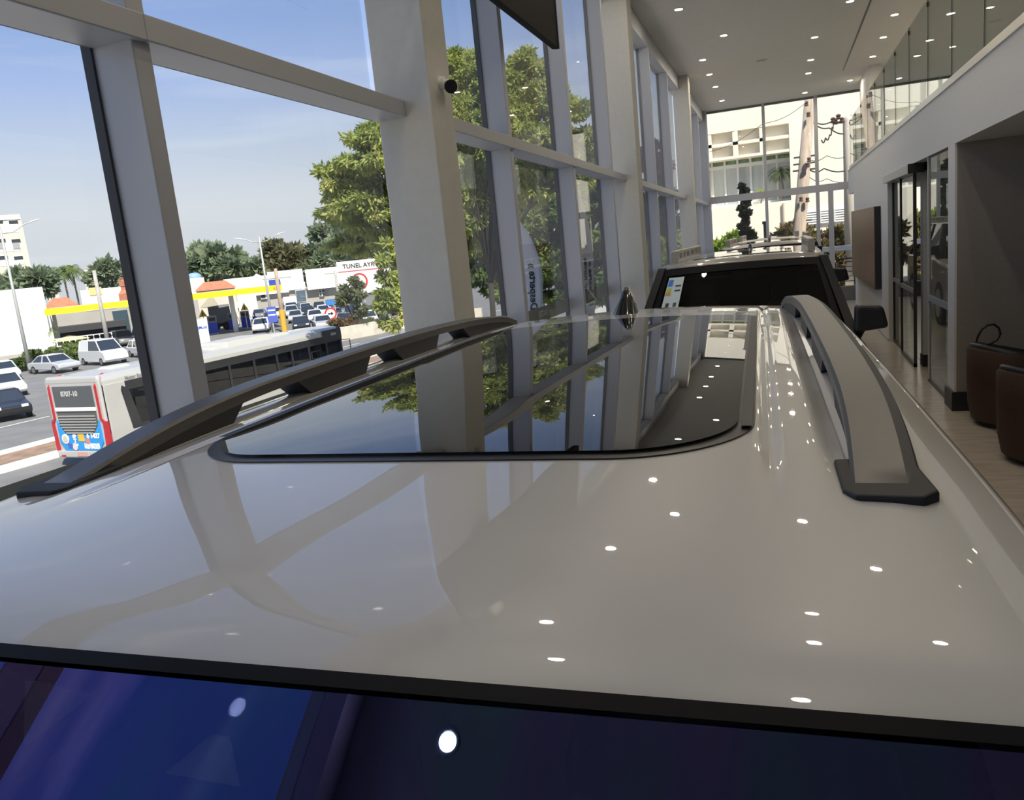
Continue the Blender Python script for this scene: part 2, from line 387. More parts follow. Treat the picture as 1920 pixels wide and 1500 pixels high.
MB().box(XR + 0.14, XR + 0.60, 11.45, 11.74, SZ0 - 0.10, SZ0 - 0.003).build('sensor_box', BLACK, dr)
sd = thing('window_7', None, None, (XR, 10.0, 0), 0, None, 'structure')
MB().box(XR + 0.035, XR + 0.045, 9.36, 10.68, 0.03, SZ0 - 0.02).build('pane', DOORG, sd)
MB().box(XR + 0.02, XR + 0.06, 10.66, 10.70, 0.0, SZ0).build('edge_profile', mat('pale profile', (0.45, 0.45, 0.42), 0.4), sd)
MB().box(XR + 0.02, XR + 0.06, 9.34, 10.70, 0.0, 0.03).build('floor_channel', DF, sd)
MB().box(XR + 0.018, XR + 0.034, 9.38, 10.66, 1.0, 1.07).build('frosted_strip', MATS['frosted strip'], sd)

# ------------------------------------------------------------------ main car (white SUV in the foreground)
PAINT = mat('pearl white paint', (0.72, 0.69, 0.63), 0.35, coat=1.0)
PAINT.node_tree.nodes['Principled BSDF'].inputs['Coat IOR'].default_value = 1.68
RUB = mat('glossy black trim', (0.012, 0.012, 0.014), 0.12)
def glass_dark(name, rgb, film=0.0, rough=0.0, ior=1.5):
    if name in MATS: return MATS[name]
    m = mat(name, rgb, rough); b = m.node_tree.nodes['Principled BSDF']
    b.inputs['IOR'].default_value = ior; b.inputs['Specular IOR Level'].default_value = 0.5
    if film: b.inputs['Thin Film Thickness'].default_value = film; b.inputs['Thin Film IOR'].default_value = 1.33
    return m
SUNG = glass_dark('black roof glass', (0.006, 0.006, 0.007), ior=1.6)
XC = -0.465
def interp(tab, t):
    if t <= tab[0][0]: return tab[0][1]
    for (a, va), (b, vb) in zip(tab[:-1], tab[1:]):
        if t <= b:
            s = (t - a) / (b - a); return va + (vb - va) * s
    return tab[-1][1]
def smooth_tab(tab):
    xs_ = np.array([a for a, _ in tab]); ys_ = np.array([b for _, b in tab])
    d = np.gradient(ys_, xs_)
    def f(t):
        t = min(max(t, xs_[0]), xs_[-1]); i = int(min(max(np.searchsorted(xs_, t) - 1, 0), len(xs_) - 2))
        h = xs_[i + 1] - xs_[i]; s = (t - xs_[i]) / h
        return float((2 * s**3 - 3 * s**2 + 1) * ys_[i] + (s**3 - 2 * s**2 + s) * h * d[i] + (-2 * s**3 + 3 * s**2) * ys_[i + 1] + (s**3 - s**2) * h * d[i + 1])
    return f
roof_long = smooth_tab([(0.38, -0.285), (0.46, -0.272), (0.60, -0.259), (0.85, -0.2475), (1.2, -0.242), (1.8, -0.2395), (2.4, -0.243), (2.9, -0.254), (3.15, -0.268), (3.3, -0.285)])
def roof_z(xc, y):
    a = abs(xc)
    z = roof_long(y) - 0.030 * (a / 0.6) ** 2
    if a > 0.60: z -= 0.9 * (a - 0.60) ** 1.6
    # pressed channel under the rail and a soft crease inboard of it
    d = 0.0
    if 0.75 < y < 3.1:
        e = min(1, (y - 0.75) / 0.25, (3.1 - y) / 0.1)
        d -= 0.009 * e * max(0, 1 - abs(a - 0.530) / 0.030)
        d -= 0.0075 * e * max(0, 1 - abs(a - 0.445) / 0.016)
    return EYE + z + d
def head_y(xc): return 0.445 + 0.05 * (abs(xc) / 0.66) ** 2
car = thing('white_suv', 'large pearl white car with roof rails and black sunroof in the foreground', 'car', (XC, 1.2, 0))
us = sorted(set([round(-0.665 + 1.33 * i / 60, 4) for i in range(61)] + [s * v for s in (-1, 1) for v in (0.429, 0.437, 0.445, 0.453, 0.461, 0.50, 0.515, 0.53, 0.545, 0.56)]))
vs_ = [0, .008, .02, .04] + [0.04 + 0.96 * i / 70 for i in range(1, 71)]
def roof_pt(u, v):
    y = head_y(u) + (3.28 - 0.10 * (u / 0.7) ** 2 - head_y(u)) * v
    z = roof_z(u, y) - (0.010 * (1 - v / 0.02) ** 2 if v < 0.02 else 0)
    return (XC + u, y, z)
MB().grid(roof_pt, us, vs_).build('roof', PAINT, car, smooth=True)
# rounded cant rail: from roof edge down to the side glass
for s in (-1, 1):
    prof = [(0.665, 0.0), (0.680, -0.012), (0.694, -0.030), (0.706, -0.055), (0.714, -0.080)]
    ys = [head_y(0.66) + (3.2 - head_y(0.66)) * i / 30 for i in range(31)]
    def cant(i, y, s=s):
        px_, dz = prof[int(i)]; z0 = roof_z(0.665, y)
        return (XC + s * px_, y, z0 + dz)
    b = MB().grid(cant, [0, 1, 2, 3, 4], ys)
    if s < 0: b.f = [f[::-1] for f in b.f]
    b.build('cant_rail', PAINT, car, smooth=True, solid=0.01)
# sunroof: black surround, two sheets of black glass
def rrect(x0, x1, y0, y1, r, bow=0.0, n=8):
    pts = []
    for cx_, cy_, a0 in ((x1 - r, y0 + r, -90), (x1 - r, y1 - r, 0), (x0 + r, y1 - r, 90), (x0 + r, y0 + r, 180)):
        for k in range(n + 1):
            a = math.radians(a0 + 90 * k / n); pts.append((cx_ + r * math.cos(a), cy_ + r * math.sin(a)))
    return pts
def bowed(u, y, y0): return y - (0.055 * (1 - (u / 0.44) ** 2) * max(0, 1 - (y - y0) / 0.6))
def roof_panel(x0, x1, y0, y1, r0, r1, lift, bow_y0=None, edge=0.003, nu=40, nv=44):
    """sheet that follows the roof, with rounded corners (front radius r0, rear radius r1)"""
    mb = MB(); rows = []
    ts = [r0 * (1 - math.cos(math.pi / 2 * q / 14)) for q in range(14)] if r0 > .02 else [0.0]
    ts += [ts[-1] + (y1 - y0 - ts[-1]) * (q + 1) / 34 for q in range(34)]; nv = len(ts) - 1
    for j in range(nv + 1):
        y = y0 + ts[j]; ins = 0.0
        df = y - y0; dr = y1 - y
        if df < r0: ins = r0 - math.sqrt(max(0, r0 * r0 - (r0 - df) ** 2))
        if dr < r1: ins = max(ins, r1 - math.sqrt(max(0, r1 * r1 - (r1 - dr) ** 2)))
        row = []
        for i in range(nu + 1):
            u = (x0 + ins) + (x1 - x0 - 2 * ins) * i / nu
            yy = bowed(u, y, bow_y0) if bow_y0 is not None else y
            row.append((XC + u, yy, roof_smooth(u, yy) + lift))
        rows.append(row)
    mb.grid(lambda i, j: rows[int(j)][int(i)], range(nu + 1), range(nv + 1))
    ring = [rows[0][i] for i in range(nu + 1)] + [rows[j][nu] for j in range(1, nv + 1)] + [rows[nv][i] for i in range(nu - 1, -1, -1)] + [rows[j][0] for j in range(nv - 1, 0, -1)]
    n = len(ring); mb.add(ring + [(p[0], p[1], p[2] - lift - 0.004) for p in ring], [(k, k + n, (k + 1) % n + n, (k + 1) % n) for k in range(n)])
    return mb
def roof_smooth(u, y): return EYE + roof_long(y) - 0.030 * (abs(u) / 0.6) ** 2
srf = roof_panel(-0.427, 0.427, 0.925, 2.56, 0.17, 0.05, 0.002, 0.925).build('sunroof_seal', mat('black seal', (0.010, 0.010, 0.012), 0.35), car, smooth=True)
roof_panel(-0.405, 0.405, 0.945, 1.73, 0.15, 0.004, 0.0055, 0.925).build('sunroof_glass', SUNG, car, smooth=True, label='front pane of the black glass sunroof')
roof_panel(-0.40, 0.40, 1.736, 2.53, 0.004, 0.045, 0.004, None).build('sunroof_glass', SUNG, car, smooth=True, label='rear pane of the black glass sunroof')
for s in (-1, 1):   # recessed guide strip on each flank of the glass
    b = MB().grid(lambda u, y: (XC + s * (0.409 + 0.015 * u), y, roof_smooth(0.417, y) + 0.006), [0, 1], [1.05 + 1.4 * i / 20 for i in range(21)])
    b.build('guide_strip', mat('satin seal', (0.03, 0.03, 0.034), 0.5), srf, smooth=True)
# roof rails
RAIL = mat('satin titanium rail', (0.105, 0.100, 0.098), 0.38, metal=0.35, var=0.03, scale=60)
RAILB = mat('rail foot black', (0.02, 0.02, 0.024), 0.5)
rail_top = smooth_tab([(0.82, -0.270), (0.88, -0.262), (0.95, -0.250), (1.04, -0.237), (1.18, -0.222), (1.33, -0.213), (1.55, -0.208), (2.0, -0.205), (2.4, -0.210), (2.77, -0.225), (2.95, -0.244), (3.04, -0.266)])
def rail_x(y): return 0.572 - 0.018 * max(0, (1.2 - y) / 0.4) ** 2 - 0.028 * max(0, (y - 2.2) / 0.8) ** 2
for s in (-1, 1):
    rl = None
    ys = [0.82 + (3.04 - 0.82) * i / 64 for i in range(65)]
    ring = [(-0.033, -0.024), (-0.034, -0.005), (-0.030, 0.0), (0.020, 0.0), (0.033, -0.007), (0.037, -0.016), (0.035, -0.024)]
    def sec(k, y, s=s):
        dx, dz = ring[int(k) % len(ring)]
        zt = EYE + rail_top(y); zb = roof_smooth(0.57, y) + 0.001
        z = max(zt + dz, zb)
        if z - zb < 0.001: z = zb
        return (XC + s * (rail_x(y) + dx), y, max(z, zb))
    b = MB().grid(sec, range(len(ring) + 1), ys)
    n = len(ring) + 1
    b.f.append(tuple(range(n))); b.f.append(tuple(range(len(b.v) - n, len(b.v)))[::-1])
    if s > 0: b.f = [f[::-1] for f in b.f]
    rl = b.build('roof_rail', RAIL, car, smooth=True)
    md = rl.modifiers.new('es', 'EDGE_SPLIT'); md.split_angle = 0.45
    for (t0, b0, b1, t1) in ((0.83, 0.83, 1.235, 1.285), (1.475, 1.54, 1.785, 1.83), (1.96, 2.03, 2.26, 2.30), (2.50, 2.57, 2.98, 3.0)):
        bot = []; top = []
        w0, w1 = -0.031, 0.034
        N = 10; mb = MB()
        for q in range(N + 1):
            f_ = q / N; yt = t0 + (t1 - t0) * f_; yb = b0 + (b1 - b0) * f_
            zt = max(EYE + rail_top(yt) - 0.021, roof_smooth(0.57, yt) + 0.002); zb = roof_smooth(0.57, yb) - 0.01
            for dx in (w0, w1):
                mb.v.append((XC + s * (rail_x(yb) + dx), yb, zb)); mb.v.append((XC + s * (rail_x(yt) + dx), yt, zt))
        for q in range(N):
            o = q * 4; p = o + 4
            mb.f += [(o, p, p + 1, o + 1), (o + 2, o + 3, p + 3, p + 2), (o + 1, p + 1, p + 3, o + 3), (o, o + 2, p + 2, p)]
        mb.f += [(0, 1, 3, 2), (4 * N, 4 * N + 2, 4 * N + 3, 4 * N + 1)]
        mb.build('rail_foot', RAILB, rl)
    # black gasket round the front end of the rail
    g = []
    for (dx, y) in ((-0.040, 0.93), (-0.040, 0.825), (-0.030, 0.808), (0.032, 0.803), (0.049, 0.822), (0.041, 0.93)):
        g.append((XC + s * (rail_x(0.8) + dx), y))
    b = MB(); zz = [(p[0], p[1], roof_smooth(0.57, p[1]) - 0.006) for p in g]; zt = [(p[0], p[1], roof_smooth(0.57, p[1]) + 0.008) for p in g]
    n = len(g); b.add(zz + zt, [tuple(range(n))[::-1], tuple(range(n, 2 * n))] + [(i, (i + 1) % n, n + (i + 1) % n, n + i) for i in range(n)])
    b.build('rail_gasket', GASK, rl, bevel=0.003)
# shark fin
def fin(mb, x, y, z, L=0.17, H=0.062, W=0.034):
    prof = [(0, 0.0), (0.18, 0.22), (0.4, 0.55), (0.62, 0.88), (0.78, 1.0), (0.9, 0.86), (0.97, 0.4), (1.0, 0.0)]
    secs = []
    for t, h in prof:
        wv = W * (0.25 + 0.75 * math.sin(math.pi * min(1, 0.15 + t * 0.75)))
        yy = y + L * t; hh = H * h
        secs.append([(x - wv, yy, z - 0.01), (x - wv * 0.72, yy, z + hh * 0.35), (x - wv * 0.22, yy, z + hh), (x + wv * 0.22, yy, z + hh), (x + wv * 0.72, yy, z + hh * 0.35), (x + wv, yy, z - 0.01)])
    mb.grid(lambda i, j: secs[int(j)][int(i)], range(6), range(len(secs)))
    return mb
b = fin(MB(), XC - 0.03, 2.74, roof_smooth(0, 2.85), 0.20, 0.09, 0.05)
b.build('antenna_fin', RUB, car, smooth=True)
# windscreen: curved sheet from the header down to the cowl, dark band printed along its top
WSL, cowl_y, cowl_z = 1.0, -0.42, -0.735
def ws_pt(u, v):        # u in -1..1 across, v 0 top .. 1 bottom
    xt, xb = 0.615, 0.72; x = u * (xt + (xb - xt) * v)
    yt = head_y(u * 0.615) - 0.012; yb = cowl_y + 0.03 * u * u
    bow = 0.030 * math.sin(math.pi * v)
    y = yt + (yb - yt) * v - bow * 0.45; z0 = roof_z(u * 0.615, head_y(u * 0.615)) - EYE - 0.012
    z = z0 + (cowl_z - z0) * v + bow
    return (XC + x, y, EYE + z)
wsg = pane_mat('windscreen glass', (0.62, 0.66, 0.68), 2.45); nt = wsg.node_tree      # violet, blue and teal patches paint polarised sky sheen into the reflection
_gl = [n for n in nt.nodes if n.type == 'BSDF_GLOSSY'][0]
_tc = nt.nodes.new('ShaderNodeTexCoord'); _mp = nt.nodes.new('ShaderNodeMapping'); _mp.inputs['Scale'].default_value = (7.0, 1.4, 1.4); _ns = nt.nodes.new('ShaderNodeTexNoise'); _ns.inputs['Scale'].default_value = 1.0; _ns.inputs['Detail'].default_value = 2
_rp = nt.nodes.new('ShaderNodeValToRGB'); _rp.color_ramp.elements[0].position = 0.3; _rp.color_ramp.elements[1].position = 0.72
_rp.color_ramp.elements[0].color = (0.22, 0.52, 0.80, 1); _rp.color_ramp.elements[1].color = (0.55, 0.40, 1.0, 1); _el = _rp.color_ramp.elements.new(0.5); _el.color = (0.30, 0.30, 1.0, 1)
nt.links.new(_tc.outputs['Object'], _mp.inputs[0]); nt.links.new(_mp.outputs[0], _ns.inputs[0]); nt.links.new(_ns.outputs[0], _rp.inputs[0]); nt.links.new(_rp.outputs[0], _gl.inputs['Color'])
ws = MB().grid(ws_pt, [-1 + 2 * i / 40 for i in range(41)], [i / 30 for i in range(31)]); ws.f = [f[::-1] for f in ws.f]
wso = ws.build('windscreen', wsg, car, smooth=True)
bd = MB().grid(lambda u, v: tuple(Vector(ws_pt(u, v)) + Vector((0, -0.001, 0.003))), [-1 + 2 * i / 40 for i in range(41)], [-0.008, 0.0, 0.003, 0.006]); bd.f = [f[::-1] for f in bd.f]
bd.build('ceramic_band', mat('ceramic band', (0.008, 0.008, 0.010), 0.5, spec=0.12), wso, smooth=True)
# A pillars
for s in (-1, 1):
    b = MB()
    P = [Vector(ws_pt(s, v)) for v in [i / 10 for i in range(11)]]
    inn = [p + Vector((0, 0, 0.0)) for p in P]; outr = [p + Vector((s * 0.085, 0.06, -0.03)) for p in P]
    b.grid(lambda i, j: (inn if i == 0 else outr)[int(j)], [0, 1], range(11))
    b.build('a_pillar', PAINT, car, smooth=True, solid=0.02)
# bonnet, wings, nose
def bon(u, v):
    x = u * 0.86; y = cowl_y + 0.10 * u * u + 0.03 + (-1.52 - cowl_y) * v + 0.22 * u * u * v
    z = cowl_z - 0.02 - 0.10 * v - 0.26 * max(0, v - 0.72) ** 1.3 - 0.05 * u ** 4
    return (XC + x, y, EYE + z)
b = MB().grid(bon, [-1 + 2 * i / 24 for i in range(25)], [i / 24 for i in range(25)]); b.f = [f[::-1] for f in b.f]
b.build('bonnet', PAINT, car, smooth=True)
# body sides lofted along the length (half profile mirrored)
def side_z(y):           # belt line
    return EYE - 0.80 - 0.05 * max(0, (0.2 - y))
for s in (-1, 1):
    ys = [-1.45, -1.25, -0.9, -0.5, 0.0, 0.6, 1.4, 2.2, 2.9, 3.3, 3.5]
    secs = []
    for y in ys:
        nose = max(0, (-0.9 - y) / 0.55); tail = max(0, (y - 2.9) / 0.6)
        w = 0.945 - 0.14 * nose ** 1.6 - 0.06 * tail ** 2
        zb = EYE - 0.86 if y > -0.6 else EYE - 0.88 - 0.12 * nose
        secs.append([(XC + s * (w - 0.085), y, zb + 0.015), (XC + s * (w - 0.02), y, zb - 0.03), (XC + s * w, y, zb - 0.16), (XC + s * (w - 0.012), y, zb - 0.36), (XC + s * (w - 0.03), y, EYE - 1.62), (XC + s * (w - 0.09), y, EYE - 1.80)])
    b = MB().grid(lambda i, j: secs[int(j)][int(i)], range(6), range(len(ys)))
    if s > 0: b.f = [f[::-1] for f in b.f]
    b.build('body_side', PAINT, car, smooth=True)
    # side glazing between belt and cant rail
    g0 = []
    yg = [0.42 + 2.8 * i / 14 for i in range(15)]
    def sg(k, y, s=s):
        zt = roof_z(0.665, max(y, 0.5)) - 0.075; zb = EYE - 0.845
        zt = min(zt, zt) if y > 0.5 else zt
        return (XC + s * (0.714 + 0.146 * k), y if k == 0 else y + (-0.62 * (1 - (y - 0.42) / 2.8)), zt + (zb - zt) * k)
    b = MB().grid(sg, [0, 0.5, 1.0], yg)
    if s < 0: b.f = [f[::-1] for f in b.f]
    b.build('side_glass', glass_dark('tinted car glass', (0.01, 0.011, 0.012)), car, smooth=True)
    for y in (1.30, 2.25):      # door pillars and handles
        q = [Vector(sg(k, yy)) + Vector((s * .004, 0, 0)) for k, yy in ((0, y), (1.0, y), (1.0, y + .09), (0, y + .09))]
        MB().quad(*q).build('door_pillar', RUB, car, solid=.006)
        MB().box(XC + s * .935 - .012, XC + s * .935 + .012, y - .25, y - .05, EYE - .98, EYE - .945).build('door_handle', PAINT, car, bevel=.008)
    for y in (-0.78, 2.02):
        tz = 0.36
        wmb = MB().cyl((XC + s * 0.70, y, tz), (XC + s * 0.93, y, tz), 0.36, 28)
        wo = wmb.build('wheel', mat('tyre rubber', (0.02, 0.02, 0.02), 0.8), car)
        rm = MB().cyl((XC + s * 0.925, y, tz), (XC + s * 0.938, y, tz), 0.24, 24)
        for k in range(5):
            a = 2 * math.pi * k / 5
            rm.obox((XC + s * 0.94, y + 0.13 * math.cos(a), tz + 0.13 * math.sin(a)), (0.02, 0.25, 0.05), Matrix.Rotation(a, 3, 'X'))
        rm.build('rim', mat('alloy rim', (0.45, 0.45, 0.46), 0.3, metal=0.8), wo)
# tail: rear glass and tailgate, nose panel
MB().grid(lambda u, v: (XC + u * (0.66 + 0.12 * v), 3.26 - 0.08 * u * u + 0.26 * v, EYE - 0.29 - 0.03 * u * u - 0.52 * v), [-1 + 0.1 * i for i in range(21)], [0, .25, .5, .75, 1]).build('rear_glass', MATS['tinted car glass'], car, smooth=True)
MB().grid(lambda u, v: (XC + u * 0.88, 3.53 - 0.06 * u * u + 0.10 * math.sin(math.pi * v), EYE - 0.80 - 1.0 * v), [-1 + 0.1 * i for i in range(21)], [i / 8 for i in range(9)]).build('tailgate', PAINT, car, smooth=True)
b = MB().grid(lambda u, v: (XC + u * 0.86, -1.50 + 0.22 * u * u - 0.08 * math.sin(math.pi * v), EYE - 0.93 - 0.05 * u**4 - 0.82 * v), [-1 + 0.1 * i for i in range(21)], [i / 8 for i in range(9)]); b.f = [f[::-1] for f in b.f]
b.build('front_bumper', PAINT, car, smooth=True)
MB().box(XC - 0.5, XC + 0.5, -1.60, -1.5, EYE - 1.42, EYE - 1.05).build('grille', SATIN, car, bevel=0.02)
MB().box(XC - 0.86, XC + 0.86, -1.35, 3.45, EYE - 1.85, EYE - 1.70).build('underbody', BLACK, car)
# cabin seen through the screen: dashboard, papers, seats, steering wheel
dash = MB().grid(lambda u, v: (XC + u * 0.70, -0.30 + 0.1 * u * u + 0.42 * v, EYE - 0.80 + 0.03 * math.sin(math.pi * v) - 0.16 * max(0, v - 0.8) * 5), [-1 + 0.1 * i for i in range(21)], [i / 10 for i in range(11)])
dash.build('dashboard', mat('dash vinyl', (0.03, 0.03, 0.033), 0.6), car, smooth=True)
for s in (-1, 1):
    st = MB().ell((XC + s * 0.37, 1.05, EYE - 0.85), (0.25, 0.11, 0.36)).ell((XC + s * 0.37, 1.08, EYE - 0.42), (0.14, 0.06, 0.10)).ell((XC + s * 0.37, 0.8, EYE - 1.2), (0.26, 0.30, 0.10))
    st.build('seat', mat('dark seat leather', (0.02, 0.02, 0.022), 0.5), car, smooth=True)
sw = [(XC - 0.37 + 0.18 * math.cos(a), 0.25 - 0.07 * math.sin(a), EYE - 0.78 + 0.17 * math.sin(a)) for a in [2 * math.pi * k / 24 for k in range(25)]]
MB().tube(sw, 0.016, 8).build('steering_wheel', BLACK, car, smooth=True)
# mirrors
for s in (-1, 1):
    b = MB().ell((XC + s * 1.05, -0.02, EYE - 0.80), (0.13, 0.07, 0.085))
    mo = b.build('wing_mirror', PAINT, car, smooth=True)
    MB().obox((XC + s * 0.93, 0.0, EYE - 0.86), (0.14, 0.06, 0.04), Matrix.Identity(3)).build('mirror_arm', BLACK, mo)

car.matrix_basis = Matrix.Translation((XC, 0.9, 0)) @ Matrix.Rotation(math.radians(1.4), 4, 'Z') @ Matrix.Translation((0, 0, EYE - .26)) @ Matrix.Rotation(math.radians(0.35), 4, 'Y') @ Matrix.Translation((0, 0, -EYE + .26)) @ Matrix.Translation((0, 0.3, 0))

# ================================================================== INSIDE THE HALL
# pale paper inside the car and an added pale board, seen through the windscreen
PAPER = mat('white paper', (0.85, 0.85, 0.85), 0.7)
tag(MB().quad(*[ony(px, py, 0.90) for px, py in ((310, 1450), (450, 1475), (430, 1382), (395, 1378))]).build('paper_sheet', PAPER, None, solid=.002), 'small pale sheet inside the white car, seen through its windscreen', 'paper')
tag(MB().quad(*[ony(px, py, 0.90) for px, py in ((-40, 1256), (180, 1298), (60, 1390), (-40, 1462))]).build('added_board', PAPER, None, solid=.004), 'larger board added for the pale wedge on the windscreen at the lower left corner', 'board')  # added board makes the pale wedge that shows on the windscreen
# recessed downlights
def downlight(x, y, z, label, group):
    t = thing('downlight', label, 'ceiling light', (x, y, z), 0, group)
    MB().lathe([(0.072, 0.0), (0.072, -0.006), (0.052, -0.006), (0.050, 0.0)], (x, y, z), 20).build('trim_ring', WHITE, t, smooth=True)
    MB().lathe([(0.0, -0.003), (0.050, -0.003), (0.050, -0.0005)], (x, y, z), 16).build('lamp', mat('downlight lamp', (1, 1, 1), 0.5, emit=((1.0, 0.87, 0.68), 205.0)), t)
rows = [('along the window wall', [(-1.26, y) for y in (20.75, 18.72, 17.2, 15.72, 12.1, 9.3, 6.46, 3.9, 1.0)]),
        ('between window and middle rows', [(-0.78, 14.13), (-0.80, 8.0), (-0.80, 2.0)]),
        ('down the middle of the hall', [(0.65, y) for y in (21.5, 18.87, 17.43, 15.45, 8.37, 5.26, 4.2, 1.6)]),
        ('beside the mezzanine edge', [(1.60, 20.68), (1.83, 18.15), (1.83, 16.43), (1.82, 14.81), (1.06, 13.43), (1.30, 6.97), (1.55, 4.75)]),
        ('above the mezzanine floor', [(3.3, y) for y in (18.5, 15.5, 12.5, 9.5, 6.0)])]
for nm, pts in rows:
    for k, (x, y) in enumerate(pts):
        downlight(x, y, CZ, 'round downlight, %s from the far glass, row %s' % (ORD[k], nm), 'recessed ceiling downlights')
# speaker disc in the ceiling
sp = onz(1428, 113, CZ)
tag(MB().lathe([(0.0, -0.004), (0.10, -0.004), (0.11, 0.0)], sp, 24).build('ceiling_speaker', mat('speaker grille', (0.42, 0.40, 0.36), 0.8), None), 'round flush speaker grille in the middle of the ceiling', 'speaker')
# dark panel hung in front of the window
sg_ = thing('hanging_sign', 'dark panel hanging high in front of the window beside the wide column', 'sign', (-1.6, 5.4, EYE + 1.51))
MB().box(-1.62, -1.57, 3.2, 6.26, EYE + 1.51, EYE + 2.6).build('panel', mat('sign back', (0.012, 0.010, 0.012), 0.6, spec=0.08), sg_, bevel=0.004)
MB().box(-1.60, -1.565, 6.255, 6.275, EYE + 1.51, EYE + 2.6).build('edge_trim', BLACK, sg_)
for y in (4.2, 5.9): MB().cyl((-1.595, y, EYE + 2.6), (-1.595, y, CZ), 0.006, 8).build('hanger_rod', STEEL, sg_)
# security camera on the column
sc_ = thing('security_camera', 'small bullet security camera fixed to the wide column', 'camera', (-1.64, 4.02, EYE + 0.90))
c0 = Vector((-1.60, 4.03, EYE + 0.885)); cdir = Vector((0.10, -0.30, -0.06)).normalized()
MB().cyl((-1.66, 4.03, EYE + 0.91), (-1.635, 4.03, EYE + 0.91), 0.032, 16).build('wall_plate', WHITE, sc_)
MB().tube([(-1.64, 4.03, EYE + 0.91), (-1.615, 4.02, EYE + 0.915), (-1.60, 4.02, EYE + 0.89)], 0.010, 8).build('arm', WHITE, sc_)
bo = MB().cyl(c0 - cdir * 0.05, c0 + cdir * 0.05, 0.032, 18).build('housing', WHITE, sc_)
MB().cyl(c0 + cdir * 0.045, c0 + cdir * 0.056, 0.034, 18).build('lens_front', RUB, bo)
# copper wall panel
cp_ = thing('wall_panel', 'copper brown wall panel with black edges on the right wall', 'wall panel', (XR, 17.5, 0.8))
COPPER = mat('brushed copper', (0.22, 0.115, 0.075), 0.42, metal=0.5, var=0.12, scale=6, stretch=(1, 0.4, 6))
MB().box(XR - 0.10, XR - 0.002, 15.25, 19.95, 0.80, 2.23).build('carcass', BLACK, cp_)
MB().box(XR - 0.112, XR - 0.10, 15.25, 19.95, 0.80, 2.23).build('copper_face', COPPER, cp_)
# tub armchairs
BROWN = mat('brown upholstery', (0.062, 0.030, 0.018), 0.75, var=0.1, scale=60, bump=0.05)
LEATH = mat('black leather', (0.016, 0.016, 0.018), 0.42, bump=0.05, scale=40)
def tub_chair(loc, rz, label):
    t = thing('tub_armchair', label, 'armchair', (0, 0, 0), 0, 'tub armchairs in the alcove')
    a0, a1 = math.radians(-40), math.radians(220)      # open towards local -Y
    N = 40; outer = []; 
    def hh(a): 
        s = (math.sin(a) + 0.64) / 1.64; return 0.60 + 0.16 * s
    prof = [(0.40, 0.05), (0.425, 0.20), (0.43, 0.40), (0.43, 1.0)]
    def shell(i, j):
        a = a0 + (a1 - a0) * i / N; h = hh(a)
        tbl = [(0.385, 0.06), (0.415, 0.22), (0.425, h * 0.7), (0.425, h - 0.02), (0.405, h), (0.375, h - 0.015), (0.35, h - 0.10), (0.34, 0.30)]
        r, z = tbl[int(j)]; return (r * math.cos(a), r * math.sin(a), z)
    MB().grid(shell, range(N + 1), range(5)).build('shell', BROWN, t, smooth=True)
    def lining(i, j):
        a = a0 + (a1 - a0) * i / N; h = hh(a) + 0.012
        tbl = [(0.405, h - 0.02), (0.40, h + 0.015), (0.375, h + 0.03), (0.34, h + 0.005), (0.325, h - 0.10), (0.32, 0.30)]
        r, z = tbl[int(j)]; return (r * math.cos(a), r * math.sin(a), z)
    MB().grid(lining, range(N + 1), range(6)).build('padded_lining', LEATH, t, smooth=True)
    MB().lathe([(0.0, 0.46), (0.28, 0.455), (0.335, 0.43), (0.345, 0.38), (0.345, 0.10), (0.0, 0.10)], (0, 0, 0), 28).build('seat_cushion', LEATH, t, smooth=True)
    MB().lathe([(0.0, 0.0), (0.30, 0.0), (0.30, 0.06), (0.36, 0.10), (0.0, 0.10)], (0, 0, 0), 28).build('base', BLACK, t)
    t.matrix_basis = Matrix.Translation(Vector(loc)) @ Matrix.Rotation(rz, 4, 'Z')
    return t
tub_chair((2.06, 8.42, 0), math.radians(105), 'brown tub armchair with black padding against the alcove wall')
tub_chair((2.03, 7.15, 0), math.radians(110), 'nearest brown tub armchair at the right edge of the view')
bg = thing('handbag', 'black bag with a tall looped handle lying on the rear armchair', 'bag', (2.1, 8.5, 0.5))
MB().ell((2.06, 8.42, 0.56), (0.16, 0.09, 0.10), 16, 10).build('bag_body', LEATH, bg, smooth=True)
hp = ony(1845, 630, 8.5)
hl = [ony(px, py, 8.5) for px, py in ((1829, 650), (1833, 632), (1840, 618), (1852, 609), (1864, 608), (1873, 615), (1876, 626), (1870, 637), (1858, 644), (1846, 647), (1838, 655))]
hl = [Vector((2.06, 8.42, 0.64))] + [p for p in hl] + [Vector((2.10, 8.46, 0.64))]
MB().tube(hl, 0.011, 8).build('looped_handle', BLACK, bg, smooth=True)

